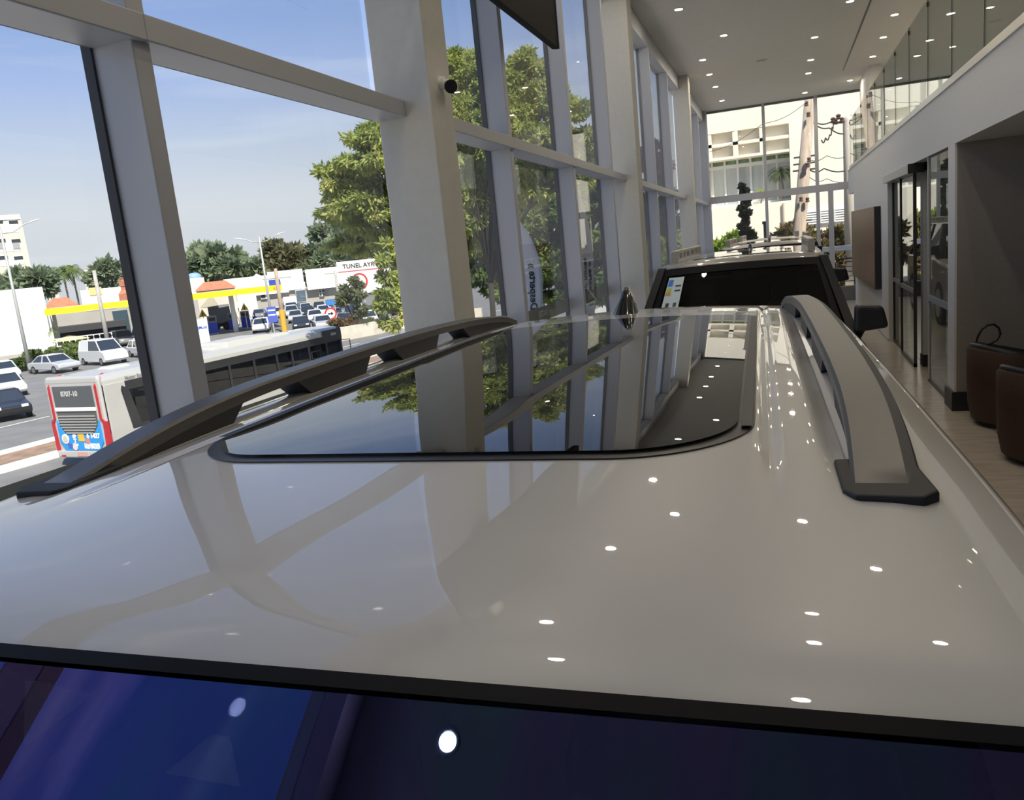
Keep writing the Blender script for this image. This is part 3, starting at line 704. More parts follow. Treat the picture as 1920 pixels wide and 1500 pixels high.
# ------------------------------------------------------------------ boxy off-roaders queued behind the white car
GREY = mat('warm grey metallic paint', (0.30, 0.285, 0.265), 0.35, metal=0.3, coat=1.0)
CLEAR = pane_mat('car screen glass', (0.30, 0.33, 0.33), 1.5)
TYRE = MATS['tyre rubber']; RIM = MATS['alloy rim']
def offroader():
    t = thing('boxy_suv', 'x', 'car', (0, 0, 0), 0, 'boxy off-roaders parked in line')
    prof = [(0.02, 0.52), (0.0, 0.78), (0.03, 1.02), (0.10, 1.09), (1.22, 1.17), (4.52, 1.17), (4.60, 1.02), (4.62, 0.55), (4.5, 0.40), (0.2, 0.40)]
    MB().prism(prof, 'x', -0.96, 0.96).build('body', GREY, t, bevel=0.06, segs=3)
    # roof shell: front lip rises from the header
    def rf(u, v):
        y = 1.80 + 2.70 * v; x = u * (0.715 - 0.02 * (1 - v))
        z = 1.845 - 0.030 * abs(u) ** 3 - 0.055 * max(0, 1 - v / 0.06) ** 2 - 0.04 * max(0, (v - 0.93) / 0.07) ** 2
        return (x, y - 0.03 * (1 - u * u) * (1 - v), z)
    MB().grid(rf, [-1 + 0.1 * i for i in range(21)], [0, .015, .03, .045, .06, .12, .25, .4, .55, .7, .85, .93, .96, 1.0]).build('roof', GREY, t, smooth=True, solid=0.05)
    # screen
    def scr(u, v):
        x = u * (0.665 + 0.165 * v); y = 1.80 - 0.58 * v - 0.05 * (1 - u * u); z = 1.785 - 0.61 * v - 0.012 * u * u
        return (x, y, z)
    b = MB().grid(scr, [-1 + 0.1 * i for i in range(21)], [i / 8 for i in range(9)]); b.f = [f[::-1] for f in b.f]
    so = b.build('windscreen', CLEAR, t, smooth=True)
    rim = MB()
    for (u0, u1, v0, v1) in ((-1, 1, -0.02, 0.07), (-1, -0.93, 0.0, 1.0), (0.93, 1, 0.0, 1.0), (-1, 1, 0.93, 1.0)):
        g = MB().grid(lambda u, v: tuple(Vector(scr(u, v)) + Vector((0, -0.004, 0.004))), [u0 + (u1 - u0) * i / 12 for i in range(13)], [v0 + (v1 - v0) * i / 4 for i in range(5)])
        rim.add(g.v, g.f)
    rim.build('black_border', MATS['ceramic band'], so, smooth=True)
    for s in (-1, 1):
        # pillars and side glass
        for (yt, yb, wd) in ((1.84, 1.22, 0.09), (2.75, 2.70, 0.09), (3.62, 3.62, 0.10), (4.42, 4.50, 0.14)):
            MB().hexa([(s * 0.86, yb - wd / 2, 1.15), (s * 0.93, yb - wd / 2, 1.15), (s * 0.93, yb + wd / 2, 1.15), (s * 0.86, yb + wd / 2, 1.15)],
                      [(s * 0.655, yt - wd / 2, 1.80), (s * 0.72, yt - wd / 2, 1.80), (s * 0.72, yt + wd / 2, 1.80), (s * 0.655, yt + wd / 2, 1.80)]).build('pillar', SATIN, t)
        for (a, b_, c, d) in ((1.84, 1.22, 2.75, 2.70), (2.75, 2.70, 3.62, 3.62), (3.62, 3.62, 4.42, 4.50)):
            MB().quad((s * 0.90, b_, 1.16), (s * 0.90, d, 1.16), (s * 0.70, c, 1.80), (s * 0.70, a, 1.80)).build('side_window', MATS['tinted car glass'], t)
        # slotted roof rail
        rl_ = MB().box(s * 0.60 - 0.03, s * 0.60 + 0.03, 2.05, 4.2, 1.905, 1.935).build('roof_rail', mat('champagne rail', (0.50, 0.46, 0.40), 0.35, metal=0.5), t, bevel=0.008)
        MB().box(s * 0.60 - 0.03, s * 0.60 + 0.03, 2.05, 4.2, 1.83, 1.862).build('rail_base', MATS['champagne rail'], rl_)
        for y in (2.05, 2.36, 2.62, 3.0, 3.4, 3.8, 4.06):
            MB().box(s * 0.60 - 0.03, s * 0.60 + 0.03, y, y + 0.14, 1.86, 1.907).build('rail_post', MATS['champagne rail'], rl_)
        # mirror
        mr_ = MB().hexa([(s * 0.87, 1.18, 1.24), (s * 1.12, 1.21, 1.26), (s * 1.12, 1.34, 1.26), (s * 0.87, 1.34, 1.24)],
                        [(s * 0.88, 1.17, 1.44), (s * 1.08, 1.21, 1.42), (s * 1.08, 1.32, 1.42), (s * 0.88, 1.33, 1.44)]).build('door_mirror', BLACK, t, bevel=0.03, segs=3)
        MB().tube([(s * 0.86, 1.40, 1.14), (s * 0.90, 1.34, 1.20), (s * 0.94, 1.30, 1.28)], 0.035, 8).build('mirror_arm', BLACK, mr_)
        for y in (0.82, 3.72):
            wo = MB().cyl((s * 0.70, y, 0.39), (s * 0.975, y, 0.39), 0.39, 26).build('wheel', TYRE, t)
            MB().cyl((s * 0.97, y, 0.39), (s * 0.985, y, 0.39), 0.26, 20).build('rim', RIM, wo)
        hx = MB().ell((s * 0.37, 2.25, 1.14), (0.25, 0.10, 0.34), 14, 9).ell((s * 0.37, 2.27, 1.50), (0.13, 0.06, 0.10), 12, 8)
        hx.build('seat', MATS['dark seat leather'], t, smooth=True)
        MB().box(s * 0.78 - 0.12, s * 0.78 + 0.12, -0.03, 0.03, 0.86, 1.0).build('headlight', mat('lamp lens', (0.7, 0.7, 0.7), 0.1), t, bevel=0.02)
    MB().box(-0.6, 0.6, -0.035, 0.02, 0.82, 1.02).build('grille', SATIN, t, bevel=0.02)
    MB().box(-0.84, 0.84, 1.28, 1.75, 1.10, 1.20).build('dashboard', MATS['dash vinyl'], t, bevel=0.03)
    MB().box(-0.80, 0.80, 4.40, 4.5, 1.17, 1.8).build('rear_wall', MATS['tinted car glass'], t)
    MB().box(-0.80, 0.80, 3.2, 3.35, 1.15, 1.62).build('rear_seat', MATS['dark seat leather'], t, bevel=0.05)
    sw_ = [(0.37 + 0.17 * math.cos(a), 1.83 + 0.06 * math.sin(a), 1.24 + 0.16 * math.sin(a)) for a in [2 * math.pi * k / 20 for k in range(21)]]
    MB().tube(sw_, 0.015, 7).build('steering_wheel', BLACK, t, smooth=True)
    MB().grid(lambda u, v: (u * 0.44, 2.1 + 1.2 * v, 1.847 - 0.03 * abs(0.6 * u) ** 3), [-1 + 0.2 * i for i in range(11)], [i / 6 for i in range(7)]).build('sunroof_glass', SUNG, t, smooth=True, solid=0.006)
    fin(MB(), 0, 4.02, 1.842, 0.19, 0.075, 0.035).build('antenna_fin', RUB, t, smooth=True)
    MB().obox((0.02, 1.77, 1.70), (0.20, 0.03, 0.07), Matrix.Rotation(0.2, 3, 'X')).build('interior_mirror', BLACK, t, bevel=0.01)
    return t
SUV_Y = 5.0
suv = offroader()
for o in list(col.objects):          # slim the body a little
    if o.type == 'MESH' and (o.parent == suv or (o.parent and o.parent.parent == suv)):
        n_ = len(o.data.vertices); co = np.empty(n_ * 3, np.float32); o.data.vertices.foreach_get('co', co); co[0::3] *= 0.93; o.data.vertices.foreach_set('co', co)
suv['label'] = 'boxy grey off-roader facing the white car, energy label inside its windscreen'
suv.matrix_basis = Matrix.Translation((-0.33, SUV_Y, 0))
clone(suv, (-0.20, SUV_Y + 5.3, 0), 0, 'boxy off-roader with pale roof, second in the line behind the white car', swap={'warm grey metallic paint': mat('silver beige paint', (0.52, 0.49, 0.44), 0.35, metal=0.2, coat=1.0)})
clone(suv, (-0.25, SUV_Y + 10.4, 0), 0, 'boxy off-roader farthest down the line, beside the far glazing', swap={'warm grey metallic paint': mat('ivory paint', (0.62, 0.60, 0.55), 0.35, coat=1.0)})
# energy label stuck behind the screen of the first one
st_ = MB(); 
def scr2(u, v): return Vector((-0.33 + .93 * u * (0.665 + 0.165 * v), SUV_Y + 1.80 - 0.58 * v - 0.05 * (1 - u * u), 1.785 - 0.61 * v - 0.012 * u * u))
def sticker(u0, u1, v0, v1, off, mt, nm, par):
    o = Vector((0, -0.004 - off, 0.005 + off))
    return MB().quad(*[tuple(scr2(u, v) + o) for u, v in ((u0, v0), (u0, v1), (u1, v1), (u1, v0))]).build(nm, mt, par, solid=0.0008)
lab = sticker(-0.90, -0.70, 0.10, 0.98, 0.0, mat('label paper', (0.62, 0.72, 0.70), 0.6), 'energy_label', suv)
for (u0, u1, v0, v1, c, nm) in ((-0.89, -0.83, 0.13, 0.21, (0.05, 0.25, 0.65), 'blue_mark'), (-0.89, -0.83, 0.235, 0.275, (0.55, 0.55, 0.05), 'yellow_mark'), (-0.89, -0.83, 0.285, 0.325, (0.6, 0.35, 0.05), 'orange_mark'),
                                (-0.79, -0.72, 0.20, 0.22, (0.05, 0.05, 0.05), 'print_line'), (-0.79, -0.72, 0.26, 0.28, (0.05, 0.05, 0.05), 'print_line'), (-0.89, -0.72, 0.50, 0.51, (0.2, 0.25, 0.25), 'print_line'), (-0.86, -0.82, 0.42, 0.47, (0.05, 0.05, 0.05), 'print_block'), (-0.77, -0.73, 0.42, 0.47, (0.1, 0.1, 0.1), 'print_block')):
    sticker(u0, u1, v0, v1, 0.0012, mat('ink %.2f %.2f %.2f' % c, c, 0.6), nm, lab)

# ================================================================== OUTSIDE
random.seed(7); rng = np.random.default_rng(11)
S = STREET
ASPH = mat('asphalt', (0.20, 0.195, 0.19), 0.9, var=0.10, scale=0.8)
PAVE = mat('pale paving', (0.62, 0.58, 0.52), 0.85, var=0.06, scale=2)
struct(MB().box(-420, 60, -60, 420, S - 0.4, S).build('street_ground', ASPH), 'grey asphalt of the avenue')
# raised terrace that carries the showroom
struct(MB().box(-5.2, 7.2, 4.0, 30.0, S, -0.32).build('terrace_base', CONC), 'raised terrace outside the glazing')
tp = bpy.data.objects['terrace_base']
MB().box(-5.2, -2.12, 4.0, 30.0, -0.32, -0.02).build('terrace_paving', PAVE, tp)
MB().box(-2.12, 7.2, YF + 0.16, 30.0, -0.32, -0.02).build('terrace_paving', PAVE, tp)
MB().box(-2.3, 7.2, -6.8, 4.0, S, -0.32).build('podium', CONC, tp)
# verge on our side of the avenue, median, island
vg = struct(MB().box(-15.5, -5.2, -40, 260, S, S + 0.16).build('sidewalk', PAVE), 'pale sidewalk below the showroom')
BD = Vector((1.7, 12.4, 0)).normalized(); BN = Vector((BD.y, -BD.x, 0))   # along the avenue, to its right
def strip(name, c, half, t0, t1, z0, z1, mt, parent=None):
    c = Vector(c); q = [c + BN * s * half + BD * t for s, t in ((-1, t0), (1, t0), (1, t1), (-1, t1))]
    return MB().hexa([(p.x, p.y, z0) for p in q], [(p.x, p.y, z1) for p in q]).build(name, mt, parent)
SOIL = mat('reddish soil', (0.30, 0.20, 0.14), 0.95, var=0.2, scale=2)
md_ = struct(strip('median', (-26.6, 20.5, 0), 1.35, -60, 24, S, S + 0.10, SOIL), 'earth median with white kerbs left of the bus')
strip('kerb', (-26.6 + 1.45 * BN.x, 20.5 + 1.45 * BN.y, 0), 0.16, -60, 24, S, S + 0.22, WHITE, md_)
strip('kerb', (-26.6 - 1.45 * BN.x, 20.5 - 1.45 * BN.y, 0), 0.16, -60, 24, S, S + 0.22, WHITE, md_)
lane = mat('lane paint', (0.75, 0.74, 0.70), 0.8)
lm = struct(strip('lane_marking', (-31.5, 24, 0), 0.06, -3, -0.5, S + 0.004, S + 0.012, lane), 'white dashes on the far carriageway')
for k in range(1, 12): strip('lane_dash', (-31.5, 24, 0), 0.06, -3 + 5 * k, -0.5 + 5 * k, S + 0.004, S + 0.012, lane, lm)
for k in range(0, 12): strip('lane_dash', (-35.0, 24, 0), 0.06, -3 + 5 * k, -0.5 + 5 * k, S + 0.004, S + 0.012, lane, lm)
# concrete tunnel wall right of the bus
bar = [onz(636, 640, S), onz(700, 628, S), onz(770, 612, S), onz(905, 600, S)]
b = MB()
for p, q in zip(bar[:-1], bar[1:]):
    d = (q - p).normalized(); n = Vector((d.y, -d.x, 0)) * 0.2
    b.hexa([p - n, p + n, q + n, q - n], [Vector(v) + Vector((0, 0, 1.1)) for v in (p - n, p + n, q + n, q - n)])
tag(b.build('concrete_barrier', mat('pale concrete', (0.66, 0.60, 0.50), 0.9, var=0.08, scale=1.5), None), 'pale concrete barrier running from the bus towards the trees', 'barrier')

# ------------------------------------------------------------------ vegetation helpers
def leaf_cards(blobs, n, size, droop=0.5, seed=1, aspect=0.32, shell=0.55):
    """small pointed leaf blades scattered through ellipsoids; returns vertex and face arrays"""
    r = np.random.default_rng(seed)
    vol = np.array([b[1][0] * b[1][1] * b[1][2] for b in blobs]) ** 0.67; vol /= vol.sum()
    # break every bough into clumps
    K = max(24, int(n / 260)); bi = r.choice(len(blobs), K, p=vol)
    cd = r.normal(size=(K, 3)); cd /= np.linalg.norm(cd, axis=1)[:, None]
    B = np.array([b[1] for b in blobs])[bi]
    CC = np.array([tuple(b[0]) for b in blobs])[bi] + cd * B * (shell + (1 - shell) * r.random(K) ** 0.5)[:, None] * 0.95
    CR = B * (0.20 + 0.20 * r.random(K))[:, None] * np.array([1.15, 1.15, 0.62])
    idx = r.integers(0, K, n); C = CC[idx]; Rr = CR[idx]
    d = r.normal(size=(n, 3)); d /= np.linalg.norm(d, axis=1)[:, None]
    rad = r.random(n) ** 0.45
    lump = 1 + 0.22 * np.sin(d[:, 0] * 7 + idx) * np.sin(d[:, 1] * 6 + idx * 1.7) * np.sin(d[:, 2] * 8)
    P = C + d * Rr * (rad * lump)[:, None]
    ax = d * 0.6 + 0.5 * cd[idx] + r.normal(size=(n, 3)) * 0.7; ax[:, 2] -= droop
    ax /= np.linalg.norm(ax, axis=1)[:, None]
    sd = np.cross(ax, r.normal(size=(n, 3))); sd /= np.linalg.norm(sd, axis=1)[:, None]
    L = (size * (0.6 + 0.8 * r.random(n)))[:, None]; W = L * aspect
    v = np.stack([P, P + ax * L * 0.45 + sd * W * 0.5, P + ax * L, P + ax * L * 0.45 - sd * W * 0.5], axis=1).reshape(-1, 3)
    return v
def cards_obj(name, v, mt, parent=None):
    me = bpy.data.meshes.new(name); n = len(v) // 4
    me.vertices.add(len(v)); me.vertices.foreach_set('co', v.astype(np.float32).ravel())
    me.loops.add(len(v)); me.loops.foreach_set('vertex_index', np.arange(len(v), dtype=np.int32))
    me.polygons.add(n); me.polygons.foreach_set('loop_start', np.arange(0, len(v), 4, dtype=np.int32))
    me.update(calc_edges=True); me.validate(); me.materials.append(mt)
    o = bpy.data.objects.new(name, me); col.objects.link(o)
    if parent is not None: attach(o, parent)
    o['kind'] = 'stuff'
    return o
BARK = mat('dark bark', (0.035, 0.029, 0.024), 0.95, var=0.3, scale=6, bump=0.3)
LEAF_A = leaf_mat('tipuana leaves', (0.16, 0.22, 0.06), (0.34, 0.40, 0.12), (0.56, 0.54, 0.20), 1.1)
LEAF_B = leaf_mat('dark tree leaves', (0.08, 0.13, 0.045), (0.17, 0.24, 0.08), (0.32, 0.36, 0.14), 0.5)
LEAF_C = leaf_mat('haze paled leaves', (0.17, 0.22, 0.14), (0.26, 0.32, 0.20), (0.38, 0.42, 0.26), 0.18)  # paler, greyer greens put distance haze into the leaf colour
LEAF_D = leaf_mat('ivy leaves', (0.12, 0.20, 0.03), (0.26, 0.36, 0.05), (0.42, 0.48, 0.10), 1.6)
LEAF_E = leaf_mat('dry ivy leaves', (0.16, 0.11, 0.06), (0.24, 0.18, 0.09), (0.26, 0.28, 0.09), 1.6)
LEAF_F = leaf_mat('dark conifer leaves', (0.03, 0.034, 0.024), (0.05, 0.052, 0.036), (0.08, 0.08, 0.055), 3)
LEAF_P = leaf_mat('pink flowers', (0.45, 0.14, 0.25), (0.55, 0.22, 0.34), (0.62, 0.32, 0.42), 1)
def blob_px(px, py, rpx, y, rz=1.0, ry=1.0):
    c = ony(px, py, y); r = rpx * (c - CAMP).length / math.sqrt((px - CX) ** 2 + (py - CY) ** 2 + FPX ** 2)
    return (c, (r, r * ry, r * rz))
def tree(name, label, blobs, base, n, size, mt, tr=0.25, droop=0.5, group=None, seed=3, branches=True, cat='tree', forks=None, shell=0.5, aspect=0.32):
    base = Vector(base); t = thing(name, label, cat, base, 0, group)
    cards_obj('foliage', leaf_cards(blobs, n, size, droop, seed, aspect, shell), mt, t)
    cen = sum((Vector(b[0]) for b in blobs), Vector()) / len(blobs)
    mb = MB(); fork = base.lerp(cen, 0.45); fork.x = base.x * 0.6 + fork.x * 0.4; fork.y = base.y * 0.6 + fork.y * 0.4
    mid = base.lerp(fork, 0.5) + Vector((tr * 0.6, -tr * 0.4, 0))
    mb.tube([base - Vector((0, 0, 0.1)), mid, fork], [tr, tr * 0.8, tr * 0.7], 10)
    rr = random.Random(seed)
    tk = mb.build('trunk', BARK, t, smooth=True)
    if branches:
        bm_ = MB()
        for b in blobs:
            c = Vector(b[0]); k = fork.lerp(c, 0.5) + Vector((rr.uniform(-.1, .1), rr.uniform(-.1, .1), 0.12)) * (c - fork).length
            bm_.tube([fork, k, c], [tr * 0.45, tr * 0.3, tr * 0.14], 7)
            for q in range(5):
                e = c + Vector([rr.uniform(-1, 1) * b[1][i] * 0.8 for i in range(3)]); m2 = c.lerp(e, 0.5) + Vector((0, 0, 0.1 * b[1][2]))
                bm_.tube([c.lerp(k, 0.2 * q / 5), m2, e], [tr * 0.14, tr * 0.09, tr * 0.03], 5)
        bm_.build('branches', BARK, t, smooth=True)
    return t

# the big street tree: left lobes show before the wide column, the rest behind it
YA = 27.0
blobs = [blob_px(*a) for a in ((655, 335, 52, YA, .8), (690, 285, 55, YA - 1, .75), (640, 385, 45, YA + 1, .8), (690, 390, 60, YA, .8), (715, 250, 35, YA), (665, 445, 48, YA + 1, .6),
    (740, 330, 70, YA + 1, .9), (720, 520, 34, YA - 2, 1.3), (735, 590, 30, YA - 2, 1.2), (740, 470, 40, YA, .8), (780, 260, 80, YA), (800, 400, 80, YA + 2))]
tree('street_tree', 'large feathery green tree left of the wide column, drooping boughs', blobs, (ony(905, 560, YA).x, YA, S), 90000, 0.22, LEAF_A, 0.15, 0.55, 'street trees below the showroom', 5, shell=0.35, aspect=0.36)
YB2 = 29.0
blobs = [blob_px(*a) for a in ((862, 112, 38, YB2, .7), (985, 118, 30, YB2, .7), (925, 270, 60, YB2), (1060, 330, 45, YB2 + 1), (870, 150, 50, YB2, .8), (860, 230, 55, YB2), (900, 200, 40, YB2 + 1), (985, 150, 42, YB2, .9), (960, 210, 55, YB2), (1020, 200, 45, YB2, .9), (1080, 205, 30, YB2, .6), (1010, 265, 55, YB2, .8),
    (890, 300, 50, YB2 + 1), (890, 360, 55, YB2 + 1, .9), (880, 420, 50, YB2 + 1), (1000, 330, 60, YB2 + 1), (1090, 270, 40, YB2 + 1, .8))]
tree('street_tree', 'tall airy green tree between the wide column and the white flag', blobs, (ony(910, 560, YB2).x, YB2, S), 125000, 0.22, LEAF_A, 0.15, 0.55, 'street trees below the showroom', 6, shell=0.3, aspect=0.36)
YC2 = 38.0
blobs = [blob_px(*a) for a in ((860, 510, 45, YC2), (960, 540, 45, YC2, .6), (1040, 545, 40, YC2, .6), (880, 400, 60, YC2 + 1), (1000, 320, 70, YC2 + 1), (900, 470, 60, YC2), (930, 420, 50, YC2), (1000, 420, 60, YC2), (1050, 400, 60, YC2), (1100, 340, 60, YC2), (1120, 290, 45, YC2), (1060, 480, 60, YC2), (1130, 430, 60, YC2), (1110, 520, 50, YC2), (1000, 500, 40, YC2, .7))]
tree('street_tree', 'darker dense tree standing behind the two white flags', blobs, (ony(945, 570, YC2).x, YC2, S), 100000, 0.30, LEAF_B, 0.22, 0.3, 'street trees below the showroom', 8, shell=0.3, aspect=0.4)
YD2 = 46.0
blobs = [blob_px(*a) for a in ((1215, 430, 40, YD2), (1240, 400, 36, YD2), (1215, 370, 34, YD2), (1240, 350, 30, YD2), (1225, 490, 40, YD2), (1250, 460, 30, YD2), (1180, 400, 40, YD2))]
tree('street_tree', 'green tree seen through the narrow panes past the second column', blobs, (ony(1225, 560, YD2).x, YD2, S), 20000, 0.34, LEAF_B, 0.2, 0.3, 'street trees below the showroom', 9)
blobs = [blob_px(*a) for a in ((1212, 300, 18, YD2 - 3), (1230, 285, 20, YD2 - 3), (1240, 305, 16, YD2 - 3))]
tree('flowering_tree', 'pink flowering tree top seen past the second column', blobs, (ony(1225, 560, YD2 - 3).x, YD2 - 3, S), 5000, 0.3, LEAF_P, 0.15, 0.2, None, 10)
blobs = [blob_px(*a) for a in ((660, 548, 26, 58), (640, 560, 18, 58), (672, 575, 18, 58))]
tree('small_tree', 'thin grey-green tree in front of the tunnel sign', blobs, (ony(664, 600, 58).x, 58, S), 5000, 0.36, leaf_mat('grey leaves', (0.14, 0.17, 0.10), (0.22, 0.25, 0.14), (0.30, 0.32, 0.20), 0.3), 0.12, 0.3, None, 12, shell=0.2)

# skyline trees
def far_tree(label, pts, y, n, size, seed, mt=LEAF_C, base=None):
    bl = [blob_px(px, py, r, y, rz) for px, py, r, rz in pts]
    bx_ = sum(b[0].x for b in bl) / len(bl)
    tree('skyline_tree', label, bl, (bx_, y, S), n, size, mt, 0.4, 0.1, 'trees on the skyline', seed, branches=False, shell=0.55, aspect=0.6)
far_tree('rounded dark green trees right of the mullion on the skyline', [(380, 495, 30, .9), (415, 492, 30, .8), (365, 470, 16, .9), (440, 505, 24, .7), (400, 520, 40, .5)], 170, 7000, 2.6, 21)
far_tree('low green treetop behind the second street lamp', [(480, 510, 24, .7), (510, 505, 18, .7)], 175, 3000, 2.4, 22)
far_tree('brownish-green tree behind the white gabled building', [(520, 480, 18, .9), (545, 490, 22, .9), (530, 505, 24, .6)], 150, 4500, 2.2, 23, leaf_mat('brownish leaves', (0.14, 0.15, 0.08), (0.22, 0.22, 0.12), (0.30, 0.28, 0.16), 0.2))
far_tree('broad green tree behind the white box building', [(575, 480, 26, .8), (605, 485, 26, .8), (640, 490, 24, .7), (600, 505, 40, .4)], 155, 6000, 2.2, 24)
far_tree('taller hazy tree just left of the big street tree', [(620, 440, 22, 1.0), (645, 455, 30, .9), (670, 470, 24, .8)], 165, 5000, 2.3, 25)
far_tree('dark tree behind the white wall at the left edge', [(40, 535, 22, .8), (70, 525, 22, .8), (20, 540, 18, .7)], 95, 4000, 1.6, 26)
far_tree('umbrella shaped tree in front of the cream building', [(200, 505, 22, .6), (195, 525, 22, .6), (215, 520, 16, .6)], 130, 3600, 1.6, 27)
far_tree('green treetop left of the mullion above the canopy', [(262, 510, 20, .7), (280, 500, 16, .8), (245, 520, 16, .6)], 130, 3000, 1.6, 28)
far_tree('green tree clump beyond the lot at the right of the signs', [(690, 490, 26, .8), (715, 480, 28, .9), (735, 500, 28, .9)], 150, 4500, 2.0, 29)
# palm on the skyline
def palm(label, px, py, y, size, seed, base_z, mt=LEAF_B, n=26, cat='palm tree', trunk_r=0.18):
    c = ony(px, py, y); t = thing('palm_tree', label, cat, (c.x, y, base_z), 0); rr = random.Random(seed); vs = []
    for k in range(n):
        a = rr.uniform(0, 2 * math.pi); el = rr.uniform(-0.1, 1.2); L = size * rr.uniform(0.8, 1.1)
        pr = c.copy(); d = Vector((math.cos(a) * math.cos(el), math.sin(a) * math.cos(el), math.sin(el)))
        for q in range(12):
            d2 = (d + Vector((0, 0, -0.16 * q))).normalized(); nx = pr + d2 * L / 12
            sd = d2.cross(Vector((0, 0, 1))); sd = sd.normalized() if sd.length > 0.01 else Vector((1, 0, 0))
            for s in (-1, 1):
                tip = pr + sd * s * L * 0.20 * math.sin(math.pi * (q + 1.5) / 14) + d2 * L * 0.10 + Vector((0, 0, -L * 0.06))
                vs += [pr, pr + d2 * L * 0.03, tip, pr - d2 * L * 0.02]
            pr = nx
    cards_obj('fronds', np.array([tuple(p) for p in vs]), mt, t)
    MB().tube([(c.x, y, base_z - 0.05), (c.x + 0.1, y, (base_z + c.z) / 2), c], [trunk_r * 1.2, trunk_r, trunk_r * 0.9], 9).build('trunk', mat('palm trunk', (0.26, 0.21, 0.16), 0.9), t, smooth=True)
    return t
palm('feathery palm on the skyline left of the gas station', 118, 512, 115, 4.2, 3, S, LEAF_B, 40)
palm('second feathery palm crown overlapping the skyline palm', 135, 508, 118, 3.6, 4, S, LEAF_B, 34)
palm('thin young palm beside the white wall', 92, 622, 60, 1.3, 5, S, LEAF_B, 12, trunk_r=0.06)

# ------------------------------------------------------------------ buildings along the far side
class Front:
    """upright plane square to the street view at pixel column pxm, D metres away"""
    def __init__(self, pxm, D):
        d = ray(pxm, 572 - 0.1006 * pxm); self.d = Vector((d.x, d.y, 0)).normalized(); self.n = Vector((self.d.y, -self.d.x, 0)); self.D = D
    def pt(self, px, py, off=0.0):
        r = ray(px, py); return CAMP + r * ((self.D + off) / (r.x * self.d.x + r.y * self.d.y))
    def uz(self, px, py, off=0.0): p = self.pt(px, py, off); return p.dot(self.n), p.z
    def at(self, u, w, z): p = self.n * u + self.d * (self.D + w); return Vector((p.x, p.y, z))
    def solid(self, mb, u0, u1, w0, w1, z0, z1):
        q = [(u0, w0), (u1, w0), (u1, w1), (u0, w1)]
        return mb.hexa([self.at(u, w, z0) for u, w in q], [self.at(u, w, z1) for u, w in q])
    def poly(self, mb, pts, w0, w1):
        n = len(pts); return mb.add([self.at(u, w0, z) for u, z in pts] + [self.at(u, w1, z) for u, z in pts],
            [tuple(range(n)), tuple(range(n, 2 * n))[::-1]] + [(i, n + i, n + (i + 1) % n, (i + 1) % n) for i in range(n)])
    def box(self, nm, l, r, proud, mt, parent, thick=0.3):
        a, z1 = self.uz(*l); b, z0 = self.uz(*r)
        return self.solid(MB(), min(a, b), max(a, b), -proud, thick - proud, min(z0, z1), max(z0, z1)).build(nm, mt, parent)
CREAM = mat('cream render', (0.76, 0.70, 0.60), 0.85, var=0.03, scale=0.5)
BWHITE = mat('bright render', (0.90, 0.88, 0.84), 0.8)
BGREY = mat('grey render', (0.40, 0.38, 0.34), 0.85, var=0.04, scale=0.5)
PINKISH = mat('faded plaster', (0.66, 0.58, 0.50), 0.9, var=0.05, scale=0.4)
ROOFT = mat('clay roof tiles', (0.50, 0.20, 0.11), 0.85, var=0.15, scale=2)
DGL = glass_dark('far window glass', (0.04, 0.05, 0.06))
def bldg(name, label, l, r, D, depth, mt, base=S, cat='building'):
    F = Front((l[0] + r[0]) / 2, D); a, z1 = F.uz(*l); b, z2 = F.uz(*r); zt = (z1 + z2) / 2
    t = thing(name, label, cat, F.at((a + b) / 2, 0, base)); F.u0, F.u1, F.zt = a, b, zt
    F.solid(MB(), a, b, 0, depth, base, zt).build('walls', mt, t)
    return t, F
t, F = bldg('apartment_block', 'pale apartment block with louvred windows at the left edge', (-60, 409), (37, 399), 180, 14, PINKISH)
F.box('parapet', (-60, 408), (38, 411), 0.15, CREAM, t)
for k, (py0, py1) in enumerate(((414, 432), (449, 467), (481, 493), (516, 530))):
    sx = 6 * k * .8
    F.box('pale_band', (-60, py0 + 8), (36 + sx, py1 + 3), 0.06, BWHITE, t)
    for (x0, x1) in ((-22, 8), (14, 36)):
        f = F.box('window', (x0 + sx, py0), (x1 + sx, py1), 0.12, WHITE, t)
        F.box('shutter', (x0 + 2 + sx, py0), (x1 - 2 + sx, py0 + 5), 0.2, DGL, f)
        if k % 2: F.box('louvre', (x0 + 4 + sx, py0 + 7), (x1 - 2 + sx, py1 - 1), 0.2, mat('louvre grey', (0.35, 0.35, 0.34), 0.6), f)
t, F = bldg('white_wall_block', 'windowless white block at the left edge beside the gas station', (-60, 550), (79, 538), 92, 10, BWHITE)
F.box('base_course', (-60, 676), (98, 672), 0.1, BGREY, t)
bldg('cream_hall', 'large plain cream building on the skyline above the canopy', (207, 493), (263, 487), 240, 12, CREAM)
bldg('low_cream_hall', 'small cream roofline beside the umbrella tree', (155, 507), (205, 502), 255, 12, CREAM)
bldg('pale_house', 'pale flat house left of the feathery palms', (82, 521), (104, 518), 185, 8, PINKISH)
t, F = bldg('ochre_house', 'white and ochre flat house behind the canopy with a small window', (150, 545), (300, 530), 141, 8, BWHITE)
F.box('ochre_wall', (166, 540), (192, 552), 0.1, mat('ochre', (0.72, 0.55, 0.22), 0.85), t)
f = F.box('window', (276, 534), (287, 544), 0.12, WHITE, t); F.box('pane', (277, 535), (286, 543), 0.16, DGL, f, 0.3)
F = Front(237, 130); ch = thing('brick_chimney', 'red brick barbecue chimney behind the gas station canopy', 'chimney', F.pt(237, 565)); BR = mat('red brick', (0.42, 0.17, 0.10), 0.9, var=0.2, scale=2)
uc, _ = F.uz(236, 550); zc = [F.uz(236, p)[1] for p in (562, 550, 543, 536, 524, 519)]
